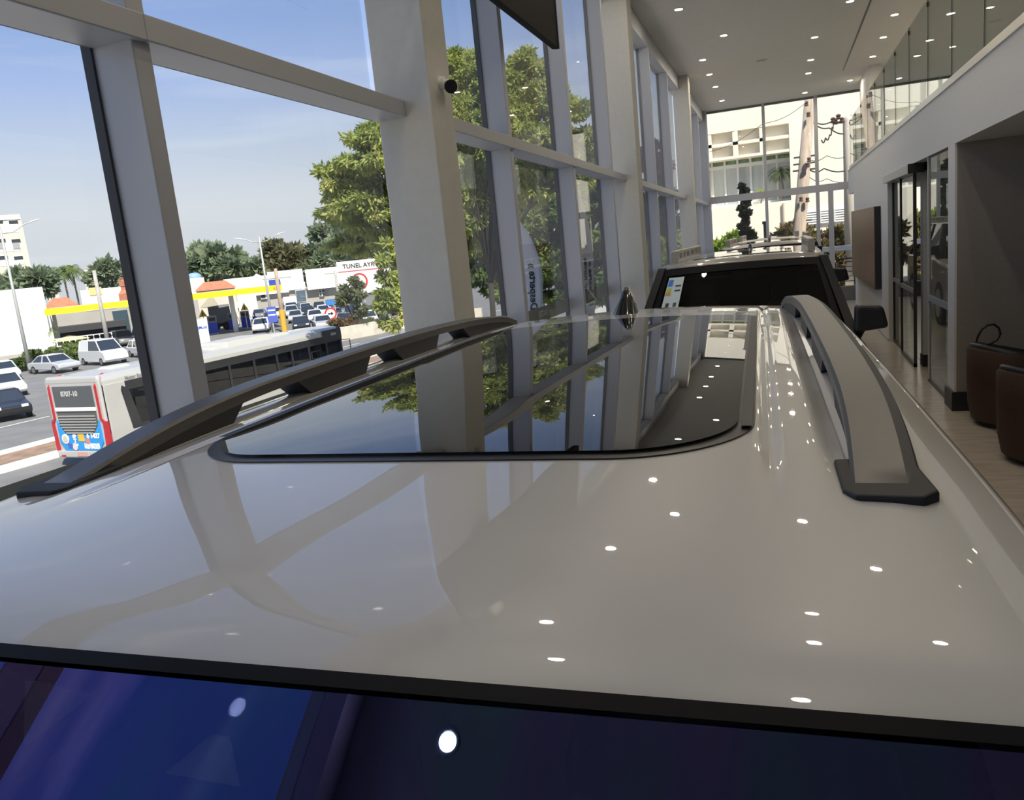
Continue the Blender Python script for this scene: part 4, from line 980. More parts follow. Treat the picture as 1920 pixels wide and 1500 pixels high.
for (r0, z0, z1) in ((1.0, S, zc[1]), (0.55, zc[2], zc[3]), (0.66, zc[3], zc[4])): F.solid(MB(), uc - r0, uc + r0, -r0, r0, z0, z1).build('brick_shaft', BR, ch)
MB().hexa([F.at(uc + a, b, zc[1]) for a, b in ((-1, -1), (1, -1), (1, 1), (-1, 1))], [F.at(uc + a, b, zc[2]) for a, b in ((-.55, -.55), (.55, -.55), (.55, .55), (-.55, .55))]).build('shoulder', BR, ch)
F.solid(MB(), uc - 0.4, uc + 0.4, -.4, .4, zc[4], zc[5]).build('cap', mat('dark brick', (0.22, 0.10, 0.07), 0.9), ch)
def gable(name, label, l, r, ridge_px, D, depth, wallm, roofm, along=True):
    F = Front((l[0] + r[0]) / 2, D); a, z1 = F.uz(*l); b, z2 = F.uz(*r); ze = (z1 + z2) / 2; rz = F.uz((l[0] + r[0]) / 2, ridge_px)[1]
    t = thing(name, label, 'house', F.at((a + b) / 2, 0, S)); F.solid(MB(), a, b, 0, depth, S, ze).build('walls', wallm, t)
    bot = [F.at(u, w, ze) for u, w in ((a - .3, -.4), (b + .3, -.4), (b + .3, depth), (a - .3, depth))]; m_ = (a + b) / 2
    top = [F.at(u, w, rz) for u, w in (((a + 1, depth * .45), (b - 1, depth * .45), (b - 1, depth * .55), (a + 1, depth * .55)) if along else ((m_ - .05, -.4), (m_ + .05, -.4), (m_ + .05, depth), (m_ - .05, depth)))]
    MB().hexa(bot, top).build('roof', roofm, t); return t
gable('tiled_house', 'house with a low orange tiled roof above the yellow canopy at left', (84, 580), (146, 574), 558, 115, 8, BWHITE, ROOFT)
gable('tiled_house', 'house with a steep orange tiled roof right of the mullion', (368, 546), (440, 540), 527, 112, 6, PINKISH, ROOFT)
gable('white_gable_house', 'white house with a pointed gable front beside the orange roof', (443, 546), (478, 542), 531, 121, 6, BWHITE, WHITE, False)
# showroom across the lot
t, F = bldg('grey_showroom', 'long grey and white showroom with glass entrance behind the parking lot', (352, 562), (630, 538), 133, 14, BGREY)
def piece(nm, l, r, proud, mt, par=None): return F.box(nm, l, r, proud, mt, par or t, 0.8)
piece('white_fascia', (538, 532), (573, 541), 0.6, BWHITE)
piece('white_upper_box', (571, 506), (640, 537), 1.2, BWHITE)
piece('clerestory', (418, 524), (545, 536), -1.0, BWHITE)
piece('grey_roof_plane', (500, 510), (572, 530), -3.0, mat('metal roof', (0.62, 0.62, 0.64), 0.5))
g0 = F.uz(452, 545); g1 = F.uz(540, 534); gz = F.uz(480, 513)
F.poly(MB(), [(g0[0], g0[1] - 1), (g1[0], g0[1] - 1), (g1[0], g0[1]), (gz[0], gz[1]), (g0[0], g0[1])], -0.8, 0.4).build('white_gable', BWHITE, t)
piece('canopy_slab', (530, 557), (556, 569), 1.6, BWHITE)
f = piece('glass_entrance', (553, 544), (577, 580), 0.7, mat('entrance frame', (0.75, 0.75, 0.75), 0.5))
for (x0, y0, x1, y1) in ((554, 545, 574, 562), (556, 567, 576, 575)): piece('pane', (x0, y0), (x1, y1), 0.9, glass_dark('blue far glass', (0.10, 0.14, 0.18)), f)
f = piece('window', (597, 541), (608, 555), 0.4, WHITE)
for (x0, y0, x1, y1) in ((598, 542.5, 602, 548), (603.5, 542, 607, 547.5), (599, 550, 603, 554), (604, 549.5, 608, 553.5)): piece('pane', (x0, y0), (x1, y1), 0.5, DGL, f)
for x0, x1 in ((456, 466), (470, 476), (489, 500)):
    f = piece('window', (x0 - 1, 551), (x1 + 1, 560), 0.4, WHITE); piece('pane', (x0, 552), (x1 - 2, 558), 0.5, DGL, f)
piece('white_sign', (421, 569), (448, 577), 0.5, BWHITE)
t, F = bldg('low_white_shop', 'low white shop with dark window right of the grey showroom', (632, 536), (668, 532), 150, 8, BWHITE)
F.box('upper_frame', (637, 509), (664, 531), 0.1, BGREY, t); F.box('dark_window', (640, 512), (660, 527), 0.2, DGL, t)
F.box('shopfront', (640, 562), (662, 572), 0.2, mat('blue shop sign', (0.05, 0.16, 0.42), 0.5), t)
t, F = bldg('white_rooftop_house', 'small white house with water tank right of the mullion', (352, 523), (382, 520), 165, 7, BWHITE)
MB().ell(F.pt(364, 519, 2), (1.4, 1.4, .8), 12, 8).build('water_tank', mat('tank blue', (0.25, 0.4, 0.55), 0.5), t, smooth=True)

# ------------------------------------------------------------------ gas station
F = Front(305, 90)
YEL = mat('canopy yellow', (0.92, 0.70, 0.015), 0.5)
gs = thing('gas_station_canopy', 'long yellow fascia canopy of the gas station on slim pillars', 'canopy', F.at(F.uz(270, 600)[0], 3, S))
u0, _ = F.uz(85, 584); u1, _ = F.uz(527, 540)
zt = (F.uz(85, 578)[1] + F.uz(527, 535)[1]) / 2; zb = (F.uz(86, 591)[1] + F.uz(527, 545)[1]) / 2; fh = zt - zb
F.solid(MB(), u0, u1, 0, 9, zb + 0.05, zt - 0.03).build('canopy_slab', mat('canopy underside', (0.55, 0.55, 0.53), 0.7), gs)
fa = F.solid(MB(), u0 - .05, u1 + .05, -0.12, 0, zb, zt).build('fascia', YEL, gs)
F.solid(MB(), u1, u1 + .1, 0, 9, zb, zt).build('fascia_return', YEL, gs); F.solid(MB(), u0 - .1, u0, 0, 9, zb, zt).build('fascia_return', YEL, gs)
for px in (262, 440, 100):
    u, _ = F.uz(px, 600, 5); F.solid(MB(), u - .25, u + .25, 5, 5.5, S, zb + .1).build('pillar', WHITE, gs)
zm = (zt + zb) / 2
tm = text_mesh('Ipiranga', 0.85 * fh, 0.01, 0.012, 'LEFT'); p = F.at(F.uz(279, 563)[0], -0.14, zm); tm.xform(frame_matrix(p, F.n, (0, 0, 1))); tm.build('lettering', mat('navy lettering', (0.03, 0.05, 0.22), 0.5), fa)
uE, _ = F.uz(269, 565); s_ = fh * 0.72
em = F.solid(MB(), uE - s_ * .8, uE + s_ * .8, -.3, -.14, zm - s_ * .9, zm + s_ * 1.2).build('emblem', mat('emblem blue', (0.03, 0.08, 0.42), 0.4), fa, bevel=0.2, segs=3)
F.poly(MB(), [(uE - s_ * .5, zm - s_ * .7), (uE - s_ * .1, zm - s_ * .7), (uE + s_ * .1, zm), (uE - s_ * .1, zm + .1)], -.33, -.3).build('emblem_mark', WHITE, em)
F.poly(MB(), [(uE + s_ * .1, zm - s_ * .7), (uE + s_ * .5, zm - s_ * .7), (uE + s_ * .55, zm + s_ * .7), (uE + s_ * .2, zm + s_ * .3)], -.33, -.3).build('emblem_mark', WHITE, em)
for px in (243, 519):
    u, _ = F.uz(px, 560); s_ = fh * 0.34
    for s in (-1, 1): F.poly(MB(), [(u + s * s_ * .15, zm - s_), (u + s * s_ * 1.25, zm), (u + s * s_ * .15, zm + s_)], -.16, -.12).build('orange_mark', mat('orange mark', (0.85, 0.30, 0.02), 0.5), fa)
u, _ = F.uz(517, 535); F.solid(MB(), u - .6, u + .6, .3, .7, zt, zt + .6).build('blue_totem', MATS['emblem blue'], gs)
# station buildings behind the pillars
FS = Front(240, 106)
t = thing('station_shop', 'grey station building with a dark flat roof behind the pillars', 'building', FS.at(FS.uz(240, 620)[0], 0, S))
FS.solid(MB(), FS.uz(104, 600)[0], FS.uz(356, 590)[0], 0, 6, S, zb + .3).build('walls', BGREY, t)
a = FS.uz(106, 630, -3)[0]; b = FS.uz(236, 610, -3)[0]; r0 = FS.uz(170, 618, -3)[1]; r1 = FS.uz(170, 607, -3)[1]
FS.solid(MB(), a, b, -3.5, 0, r0, r1).build('dark_roof', mat('dark roof', (0.05, 0.05, 0.055), 0.6), t)
FS.solid(MB(), a, b, -.4, 0, S, r0).build('dark_front', mat('dark shopfront', (0.06, 0.065, 0.08), 0.4), t)  # flat dark sheet across the shopfront below the roof
FS.solid(MB(), FS.uz(213, 600)[0], FS.uz(242, 600)[0], -.4, 0, S, FS.uz(225, 582)[1]).build('service_door', mat('teal glass', (0.05, 0.08, 0.10), 0.2), t)
def a_sign(label, px, py, D, h):
    F_ = Front(px, D); u, z = F_.uz(px, py); t = thing('warning_board', label, 'sign', F_.at(u, 0, S))
    F_.poly(MB(), [(u - h * .5, z), (u + h * .5, z), (u, z + h)], 0, .08).build('board', mat('warning yellow', (0.80, 0.52, 0.05), 0.5), t, bevel=0.03)
    F_.solid(MB(), u - h * .07, u + h * .07, -.03, 0, z + h * .15, z + h * .55).build('pictogram', BLACK, t)
    F_.solid(MB(), u - .04, u + .04, .08, .16, S, z + h * .6).build('post', STEEL, t)
a_sign('triangular yellow board hanging over the pumps left of the mullion', 288, 606, 92, 1.3)
a_sign('triangular yellow board above the truck load', 381, 594, 97, 0.9)
a_sign('triangular yellow board over the right-hand pumps', 459, 582, 97, 0.9)
BLUE = mat('pump blue', (0.02, 0.06, 0.50), 0.45)
def pump(label, px, py):
    D = (onz(px, py, S) - CAMP).xy.length; F_ = Front(px, D); u, _ = F_.uz(px, py); p = F_.at(u, 0, S)
    t = thing('fuel_pump', label, 'fuel pump', p, 0, 'fuel pumps under the canopy')
    F_.solid(MB(), u - .55, u + .55, -.4, .4, S, S + .15).build('plinth', CONC, t)
    F_.solid(MB(), u - .5, u + .5, -.3, .3, S + .15, S + 1.35).build('cabinet', BLUE, t)
    F_.solid(MB(), u - .5, u + .5, -.3, .3, S + 1.35, S + 2.1).build('display_head', mat('pump grey', (0.20, 0.21, 0.23), 0.4), t)
    F_.solid(MB(), u - .35, u + .35, -.33, -.3, S + 1.5, S + 1.9).build('screen', BLACK, t)
    MB().tube([F_.at(u + .52, -.2, S + 1.6), F_.at(u + .7, -.3, S + 1.0), F_.at(u + .55, -.25, S + .5)], 0.03, 6).build('hose', BLACK, t)
pump('blue fuel pump beside the pillar left of the mullion', 288, 640)
pump('blue fuel pump just right of the big mullion', 402, 627)
pump('blue fuel pump beside the canopy pillar on the right', 440, 620)
pump('blue fuel pump under the right end of the canopy', 463, 616)
p = onz(262, 642, S); um = thing('blue_parasol', 'closed bright blue parasol standing left of the pillar', 'parasol', p)
MB().lathe([(0.05, 2.6), (0.8, 0.8), (0.7, 0.5), (0.05, 0.6)], p, 12).build('cloth', BLUE, um, smooth=True)
MB().cyl(p, p + Vector((0, 0, 2.7)), 0.04, 8).build('pole', STEEL, um)
F_ = Front(412, 101); tk = thing('tarped_truck', 'grey truck under a pale tarpaulin parked below the canopy', 'truck', F_.at(F_.uz(412, 620)[0], 1.5, S))
a = F_.uz(393, 600)[0]; b = F_.uz(434, 600)[0]
F_.solid(MB(), a, b, 0, 2.6, S + .9, S + 3.0).build('load_box', mat('truck grey', (0.22, 0.22, 0.22), 0.7), tk)
F_.poly(MB(), [(a - .9, S + 2.9), (b - 1.2, S + 2.9), (b - 1.8, S + 4.2), (a + .6, S + 4.3)], -.3, 2.8).build('tarpaulin', mat('khaki tarp', (0.50, 0.46, 0.36), 0.85), tk)
for u in (a + .6, b - .6): MB().cyl(F_.at(u, -.05, S + .5), F_.at(u, .35, S + .5), 0.5, 16).build('wheel', TYRE, tk)
F_.solid(MB(), a, b, .3, 2.6, S + .45, S + .9).build('chassis', BLACK, tk)
F_ = Front(378, 80); pn = thing('price_panel', 'white roadside panel with blue print right of the big mullion', 'sign', F_.at(F_.uz(378, 640)[0], 0, S))
a = F_.uz(364, 620)[0]; b = F_.uz(391, 620)[0]; z1 = F_.uz(378, 598)[1]
pb = F_.solid(MB(), a, b, 0, .25, S, z1).build('panel', mat('panel white', (0.74, 0.76, 0.80), 0.5), pn)
tm = text_mesh('JetMulti', 0.36, 0.01, 0.004); tm.xform(frame_matrix(F_.at((a + b) / 2, -.03, z1 - .8), F_.n, (0, 0, 1))); tm.build('print', BLUE, pb)
# attendant in blue overalls with a red cap
pp = onz(481, 617, S)
ps = thing('person', 'person in blue overalls and red cap standing by the right pumps', 'person', pp)
def skin_body(name, joints, edges, mt, parent, sub=1):
    me = bpy.data.meshes.new(name); me.from_pydata([j[0] for j in joints], edges, []); me.materials.append(mt)
    o = bpy.data.objects.new(name, me); col.objects.link(o)
    md = o.modifiers.new('skin', 'SKIN')
    for v, j in zip(me.skin_vertices[0].data, joints): v.radius = (j[1], j[1])
    me.skin_vertices[0].data[0].use_root = True
    md2 = o.modifiers.new('sub', 'SUBSURF'); md2.levels = sub; md2.render_levels = sub
    attach(o, parent); return o
def J(x, y, z, r): return ((pp.x + x, pp.y + y, pp.z + z), r)
jn = [J(0, 0, .95, .16), J(0, 0, 1.25, .17), J(0, 0, 1.45, .12), J(0, 0, 1.53, .055), J(0, 0, 1.66, .10), J(.1, 0, .85, .10), J(.11, -.02, .48, .07), J(.12, .02, .07, .05), J(.13, -.16, .04, .045), J(-.1, 0, .85, .10), J(-.11, -.02, .48, .07), J(-.12, .02, .07, .05), J(-.13, -.16, .04, .045),
      J(.22, 0, 1.40, .065), J(.29, .02, 1.12, .05), J(.28, -.12, .88, .04), J(-.22, 0, 1.40, .065), J(-.29, .02, 1.12, .05), J(-.24, -.18, .95, .04)]
skin_body('body', jn, [(0, 1), (1, 2), (2, 3), (3, 4), (0, 5), (5, 6), (6, 7), (7, 8), (0, 9), (9, 10), (10, 11), (11, 12), (2, 13), (13, 14), (14, 15), (2, 16), (16, 17), (17, 18)], mat('work blue', (0.05, 0.10, 0.38), 0.8), ps)
MB().ell((pp.x, pp.y, pp.z + 1.67), (.10, .11, .12), 12, 8).build('head', mat('skin tone', (0.38, 0.22, 0.15), 0.6), ps, smooth=True)
MB().lathe([(0.125, 1.70), (0.12, 1.76), (0.08, 1.81), (0.0, 1.83)], pp, 14).box(pp.x - .08, pp.x + .08, pp.y - .24, pp.y - .08, pp.z + 1.70, pp.z + 1.72).build('cap', mat('red cap', (0.5, 0.04, 0.03), 0.7), ps)
# white railing of the station forecourt: single posts and rails on a low wall
F_ = Front(140, 88)
rl_ = thing('white_railing', 'white metal railing on a low grey wall before the station', 'railing', F_.at(F_.uz(130, 650)[0], 0, S))
lw = F_.uz(98, 660)[0], F_.uz(212, 640)[0]; zlow = (F_.uz(100, 656)[1] + F_.uz(205, 640)[1]) / 2; zhi = (F_.uz(100, 637)[1] + F_.uz(205, 622)[1]) / 2
F_.solid(MB(), lw[0], lw[1], 0, .3, S, zlow).build('low_wall', BGREY, rl_)
for k in range(11):
    u = lw[0] + (lw[1] - lw[0]) * k / 10; F_.solid(MB(), u - .05, u + .05, .1, .2, zlow, zhi).build('post', WHITE, rl_)
for z in (zhi - .08, zlow + .15): F_.solid(MB(), lw[0], lw[1], .12, .18, z, z + .08).build('rail', WHITE, rl_)
c = Front(130, 93).pt(131, 637); pl = thing('yellow_parasol', 'flat pale yellow parasol behind the white railing', 'parasol', (c.x, c.y, S))
MB().lathe([(0.0, .5), (.8, .3), (1.9, 0.0), (1.85, -.05), (0.0, .35)], c, 16).build('cloth', mat('pale yellow', (0.75, 0.72, 0.30), 0.8), pl); MB().cyl((c.x, c.y, S), c + Vector((0, 0, .36)), 0.04, 8).build('pole', STEEL, pl)

# ------------------------------------------------------------------ street cars
def street_car(style):
    t = thing(style, 'x', 'car', (0, 0, 0), 0)
    P = mat('street paint', (0.5, 0.5, 0.5), 0.3, coat=0.6)
    L, Wd, belt, top = dict(sedan=(4.5, 1.76, .92, 1.45), hatchback=(3.9, 1.70, .93, 1.50), suv=(4.4, 1.82, 1.05, 1.68), van=(4.9, 1.9, 1.2, 2.05))[style]
    h = Wd / 2; cab = dict(sedan=(1.15, 1.75, 3.05, 3.9), hatchback=(0.95, 1.5, 3.2, 3.75), suv=(1.15, 1.7, 3.8, 4.25), van=(0.75, 1.55, 4.6, 4.8))[style]
    prof = [(0.0, .45), (0.03, .70), (0.15, belt - .18), (cab[0], belt), (cab[3], belt), (L - .1, belt - .03 if style != 'sedan' else belt - .05), (L, .75), (L - .05, .35), (.15, .28)]
    MB().prism(prof, 'x', -h, h).build('body', P, t, bevel=0.09, segs=3)
    hi = h - .08; ht = h - .22
    roof = MB().hexa([(-ht - .02, cab[1], top - .07), (ht + .02, cab[1], top - .07), (ht + .02, cab[2], top - .07), (-ht - .02, cab[2], top - .07)], [(-ht + .05, cab[1] + .15, top), (ht - .05, cab[1] + .15, top), (ht - .05, cab[2] - .15, top), (-ht + .05, cab[2] - .15, top)]).build('roof', P, t, bevel=0.03)
    G = glass_dark('street car glass', (0.03, 0.04, 0.06))
    A, B_, C_, D_ = (cab[0], belt), (cab[1], top - .07), (cab[2], top - .07), (cab[3], belt)
    MB().quad((-hi, A[0], A[1]), (hi, A[0], A[1]), (ht, B_[0], B_[1]), (-ht, B_[0], B_[1])).build('windscreen', G, t)
    MB().quad((hi, D_[0], D_[1]), (-hi, D_[0], D_[1]), (-ht, C_[0], C_[1]), (ht, C_[0], C_[1])).build('rear_window', G if style != 'van' else P, t)
    ym = (cab[1] + cab[2]) / 2
    for s in (-1, 1):
        for (y0b, y0t, y1t, y1b) in ((A[0] + .12, B_[0] + .06, ym - .05, ym - .05), (ym + .05, ym + .05, C_[0] - .06, D_[0] - .15)):
            MB().quad((s * hi, y0b, belt), (s * hi, y1b, belt), (s * ht, y1t, top - .07), (s * ht, y0t, top - .07)).build('side_window', G if not (style == 'van' and y0b > 2) else P, t)
        for (yb, yt) in ((A[0] + .03, B_[0] + .02), (ym, ym), (D_[0] - .06, C_[0] - .02)):
            MB().tube([(s * hi, yb, belt - .02), (s * ht, yt, top - .06)], .05, 6).build('pillar', P, t)
        for y in (.78, L - .82):
            wo = MB().cyl((s * (h - .2), y, .32), (s * (h + .01), y, .32), .32, 18).build('wheel', TYRE, t)
            MB().cyl((s * h, y, .32), (s * (h + .02), y, .32), .21, 14).build('rim', RIM, wo)
        MB().box(s * (h - .3) - .15, s * (h - .3) + .15, .0, .12, .62, .76).build('headlight', mat('far lamp lens', (0.8, 0.8, 0.8), 0.1), t, bevel=.02)
        MB().box(s * (h - .22) - .14, s * (h - .22) + .14, L - .08, L + .01, .68, .86).build('tail_light', mat('red lens', (0.35, 0.02, 0.02), 0.2), t, bevel=.02)
    MB().box(-h + .1, h - .1, cab[0] + .5, cab[3] - .5, .5, belt - .05).build('cabin_seats', BLACK, t)
    return t
PROTO = {}
PAINTS = {'white': (0.80, 0.80, 0.79), 'silver': (0.52, 0.53, 0.55), 'black': (0.02, 0.02, 0.022), 'navy': (0.03, 0.045, 0.10), 'grey': (0.22, 0.23, 0.24), 'red': (0.35, 0.03, 0.03), 'blue': (0.05, 0.10, 0.28)}
def car_at(style, colour, px, py, heading, label, group=None):
    """px, py: where the middle of the car meets the street; heading in degrees (0 = nose towards the camera end of the hall)"""
    pm = mat('street paint ' + colour, PAINTS[colour], 0.3, coat=0.6)
    if style not in PROTO: PROTO[style] = street_car(style); first = True
    else: first = False
    L = dict(sedan=4.5, hatchback=3.9, suv=4.4, van=4.9)[style]
    c = onz(px, py, S); a = math.radians(heading); loc = (c.x + math.sin(a) * L / 2, c.y - math.cos(a) * L / 2, S)
    o = clone(PROTO[style], loc, a, label, group, swap={'street paint': pm})
    return o
AV = math.degrees(math.atan2(-1.7, 12.4))       # heading of the avenue
TRF = 'cars in traffic on the far carriageway'
car_at('sedan', 'silver', 104, 698, 78, 'silver sedan turning beside the hedge behind the bus roof', TRF)
car_at('van', 'white', 196, 682, 70, 'white van partly hidden behind the bus roof', TRF)
car_at('hatchback', 'white', 272, 668, 62, 'white hatchback before the gas station left of the mullion', TRF)
car_at('sedan', 'navy', 292, 655, 62, 'dark blue sedan behind the white hatchback at the station', TRF)
car_at('sedan', 'black', 12, 782, AV + 68, 'black sedan cut by the left edge beside the bus', TRF)
car_at('hatchback', 'white', 15, 742, AV + 68, 'white hatchback behind the black sedan at the left edge', TRF)
car_at('sedan', 'white', 8, 712, AV + 68, 'white sedan at the left edge by the lamp post', TRF)
car_at('suv', 'grey', 232, 648, 60, 'dark grey car parked in the shade of the canopy', TRF)
LOT = 'cars in the lot across the avenue'
lot = [('hatchback', 'white', 492, 622), ('sedan', 'black', 566, 619), ('sedan', 'silver', 606, 617), ('sedan', 'black', 650, 613), ('hatchback', 'white', 692, 610), ('suv', 'grey', 740, 606),
       ('hatchback', 'silver', 556, 604), ('sedan', 'white', 592, 603), ('sedan', 'silver', 630, 601), ('suv', 'black', 664, 599), ('sedan', 'navy', 700, 596), ('hatchback', 'grey', 508, 606),
       ('sedan', 'grey', 488, 598), ('hatchback', 'white', 518, 596), ('suv', 'silver', 548, 595), ('sedan', 'black', 578, 594), ('hatchback', 'white', 608, 593), ('sedan', 'grey', 638, 591), ('suv', 'white', 668, 590),
       ('suv', 'navy', 548, 588), ('sedan', 'silver', 574, 586), ('hatchback', 'black', 600, 585), ('suv', 'navy', 626, 583), ('sedan', 'white', 652, 582)]
rowname = {0: 'front row', 1: 'second row', 2: 'third row', 3: 'back row'}; cnt = {}
for k, (st, cl_, px, py) in enumerate(lot):
    r_ = 0 if k < 6 else 1 if k < 12 else 2 if k < 19 else 3
    row = sorted(q[2] for j, q in enumerate(lot) if (0 if j < 6 else 1 if j < 12 else 2 if j < 19 else 3) == r_)
    car_at(st, cl_, px, py, 35 + 3 * ((k * 7) % 3 - 1), '%s %s, %s from the left in the %s of the parking lot' % (cl_, st, ORD[row.index(px)], rowname[r_]), LOT)
car_at('hatchback', 'white', 1037, 577, 20, 'white hatchback seen between the two white flags')
car_at('sedan', 'red', 1000, 566, 30, 'red car glimpsed through the trees behind the flag')
for root in list(PROTO.values()):     # the moulds the copies came from are not part of the scene
    fam = [root] + [o for o in col.objects if o.parent == root] + [o for o in col.objects if o.parent and o.parent.parent == root]
    for o in fam[::-1]: bpy.data.objects.remove(o)

# ------------------------------------------------------------------ the bus
def make_bus():
    L, W, H = 13.4, 2.6, 3.1; h = W / 2
    t = thing('city_bus', 'silver city bus with blue rear panel and red corner stripes', 'bus', (0, 0, 0))
    SIL = mat('bus silver', (0.56, 0.55, 0.52), 0.35, metal=0.25, coat=0.4); RED = mat('bus red', (0.45, 0.02, 0.03), 0.35)
    BG = pane_mat('bus glass', (0.20, 0.22, 0.24), 1.5)
    # roof shell with rounded shoulders
    pr = [(-h, 2.72), (-h + .02, 2.86), (-h + .10, 2.98), (-h + .25, 3.06), (0, 3.11), (h - .25, 3.06), (h - .10, 2.98), (h - .02, 2.86), (h, 2.72), (h - .04, 2.72), (h - .28, 3.0), (0, 3.05), (-h + .28, 3.0), (-h + .04, 2.72)]
    MB().prism(pr, 'y', 0.12, L - .1).build('roof', SIL, t)
    # sides: lower panel, glass band with single panes and posts
    for s in (-1, 1):
        MB().box(s * h - .03, s * h + .03, .12, L - .1, .35, 1.12).build('lower_panel', SIL, t)
        MB().box(s * h - .03, s * h + .03, .12, .95, 1.1, 2.73).build('rear_corner_panel', SIL, t, bevel=.02)
        # black glass band with a slanting rear edge
        MB().box(s * h - .035, s * h + .035, .95, L - .1, 2.42, 2.72).build('upper_band', mat('bus black', (0.02, 0.021, 0.024), 0.2), t)
        MB().box(s * h - .035, s * h + .035, .95, L - .1, 1.08, 1.22).build('lower_band', MATS['bus black'], t)
        MB().prism([(.95, 1.1), (1.35, 1.1), (1.05, 2.45), (.80, 2.6), (.74, 2.45)], 'x', s * h - .037, s * h + .037).build('band_end', MATS['bus black'], t)
        ys = [1.2, 2.75, 3.55, 4.3, 5.8, 7.2, 8.6, 9.6, 10.8, 12.1, L - .15]
        for a, b in zip(ys[:-1], ys[1:]):
            p = MB().box(s * h - .008, s * h + .008, a + .05, b - .05, 1.2, 2.45).build('side_pane', BG, t)
            MB().box(s * h - .03, s * h + .03, b - .06, b + .06, 1.2, 2.45).build('post', MATS['bus black'], p)
        for y in (2.6, 9.6):
            wo = MB().cyl((s * (h - .3), y, .5), (s * (h + .02), y, .5), .5, 22).build('wheel', TYRE, t); MB().cyl((s * h, y, .5), (s * (h + .04), y, .5), .27, 16).build('hub', RIM, wo)
        # red corner stripe, stepping outwards low down
        sx = s * (h - .14)
        MB().prism([(sx - s * .05, .55), (sx + s * .12, .55), (sx + s * .12, 1.55), (sx - s * .02, 1.68), (sx - s * .02, 2.75), (sx - s * .10, 2.75), (sx - s * .10, 1.64), (sx + s * .0, 1.5)], 'y', -.035, .10).build('red_stripe', RED, t)
        MB().tube([(sx - s * .06, 0.0, 2.72), (sx - s * .10, .1, 2.98), (sx - s * .16, .45, 3.06)], .045, 8).build('stripe_cap', RED, t)
    # rear wall
    MB().box(-h + .02, h - .02, 0.0, .12, .38, 3.0).build('rear_wall', SIL, t, bevel=.06, segs=3)
    MB().box(-h + .05, h - .05, -.01, .2, 2.80, 3.07).build('rear_roof_cap', SIL, t, bevel=.08, segs=3)
    rw = MB().box(-.93, .93, -.03, .0, 2.05, 2.76).build('rear_window', glass_dark('bus rear glass', (0.10, 0.105, 0.11)), t, bevel=.01)
    tm = text_mesh('8707-10', .24, .004, .006); tm.xform(frame_matrix((-.15, -.036, 2.50), (1, 0, 0), (0, 0, 1))); tm.build('destination_number', mat('dim print', (0.55, 0.55, 0.52), 0.6), rw)
    MB().box(-.95, .95, -.06, .0, 1.92, 2.05).build('white_bar', WHITE, t, bevel=.02)
    gb = MB().prism([(-.92, 1.90), (.92, 1.90), (.92, 1.42), (.65, 1.12), (-.65, 1.12), (-.92, 1.42)], 'y', -.025, 0).build('engine_grille', mat('grille dark', (0.10, 0.10, 0.095), 0.6), t)
    for k in range(7): 
        w_ = .86 if k > 2 else .62 + .09 * k
        MB().box(-w_, w_, -.06, -.02, 1.16 + .095 * k, 1.205 + .095 * k).build('louvre', mat('louvre slat', (0.36, 0.35, 0.33), 0.5), gb)
    bp = MB().prism([(-1.0, 1.62), (-.92, 1.42), (-.66, 1.12), (.66, 1.12), (.92, 1.42), (1.0, 1.62), (1.02, .86), (.82, .58), (-.82, .58), (-1.02, .86)], 'y', -.045, 0).build('blue_panel', mat('bus blue', (0.02, 0.30, 0.72), 0.4), t)
    def txt(body, x, z, sz, mt=WHITE, nm='lettering'): m_ = text_mesh(body, sz, .004, .012); m_.xform(frame_matrix((x, -.052, z), (1, 0, 0), (0, 0, 1))); m_.build(nm, mt, bp)
    txt('6 1427', .62, 1.08, .22); txt('SP', -.28, 1.06, .16); txt('T', -.28, .90, .20); txt('Trans', -.28, .78, .10); txt('PREFEITURA DE', .48, .78, .10); txt('SAO PAULO', .48, .69, .13)
    MB().lathe([(0, 0), (.17, 0), (.17, .012), (0, .012)], (0, 0, 0), 24).xform(frame_matrix((-.72, -.052, .98), (1, 0, 0), (0, 0, 1))).build('round_seal', WHITE, bp)
    MB().lathe([(0, 0), (.11, 0), (.11, .02), (0, .02)], (0, 0, 0), 20).xform(frame_matrix((-.72, -.056, .98), (1, 0, 0), (0, 0, 1))).build('seal_ring', mat('seal beige', (0.6, 0.55, 0.45), .6), bp)
    MB().box(-.10, .18, -.056, -.045, .90, 1.14).build('yellow_sticker', mat('sticker yellow', (0.75, 0.48, 0.06), .6), bp)
    MB().box(.22, .42, -.056, -.045, .80, 1.0).build('red_crest', mat('crest red', (0.55, 0.25, 0.22), .6), bp, bevel=.004)
    MB().box(-.66, -.48, -.056, -.045, .66, .82).build('small_sticker', mat('sticker navy', (0.08, 0.12, 0.45), .6), bp)
    MB().lathe([(0, 0), (.11, 0), (.11, .012), (0, .012)], (0, 0, 0), 20).xform(frame_matrix((-.32, -.052, .70), (1, 0, 0), (0, 0, 1))).build('speed_disc', mat('disc pink', (0.75, 0.62, 0.60), .6), bp)
    MB().box(-h + .05, h - .05, -.06, .05, .32, .58).build('bumper', SIL, t, bevel=.05)
    MB().box(-.25, .25, -.085, -.06, .40, .54).build('number_plate', mat('plate red', (0.62, 0.34, 0.30), .6), t)
    for s in (-1, 1): MB().box(s * .95 - .1, s * .95 + .1, -.075, -.05, .36, .42).build('reflector', RED, t)
    # front
    MB().box(-h + .02, h - .02, L - .12, L, .38, 1.2).build('front_panel', SIL, t, bevel=.05)
    MB().box(-h + .05, h - .05, L - .06, L - .03, 1.2, 2.75).build('windscreen', BG, t)
    MB().box(-h + .03, h - .03, L - .2, L, 2.6, 3.02).build('destination_box', MATS['bus black'], t, bevel=.06)
    MB().box(h - .0, h + .03, L - 1.5, L - .05, 2.42, 2.98).build('black_header', MATS['bus black'], t, bevel=.03)
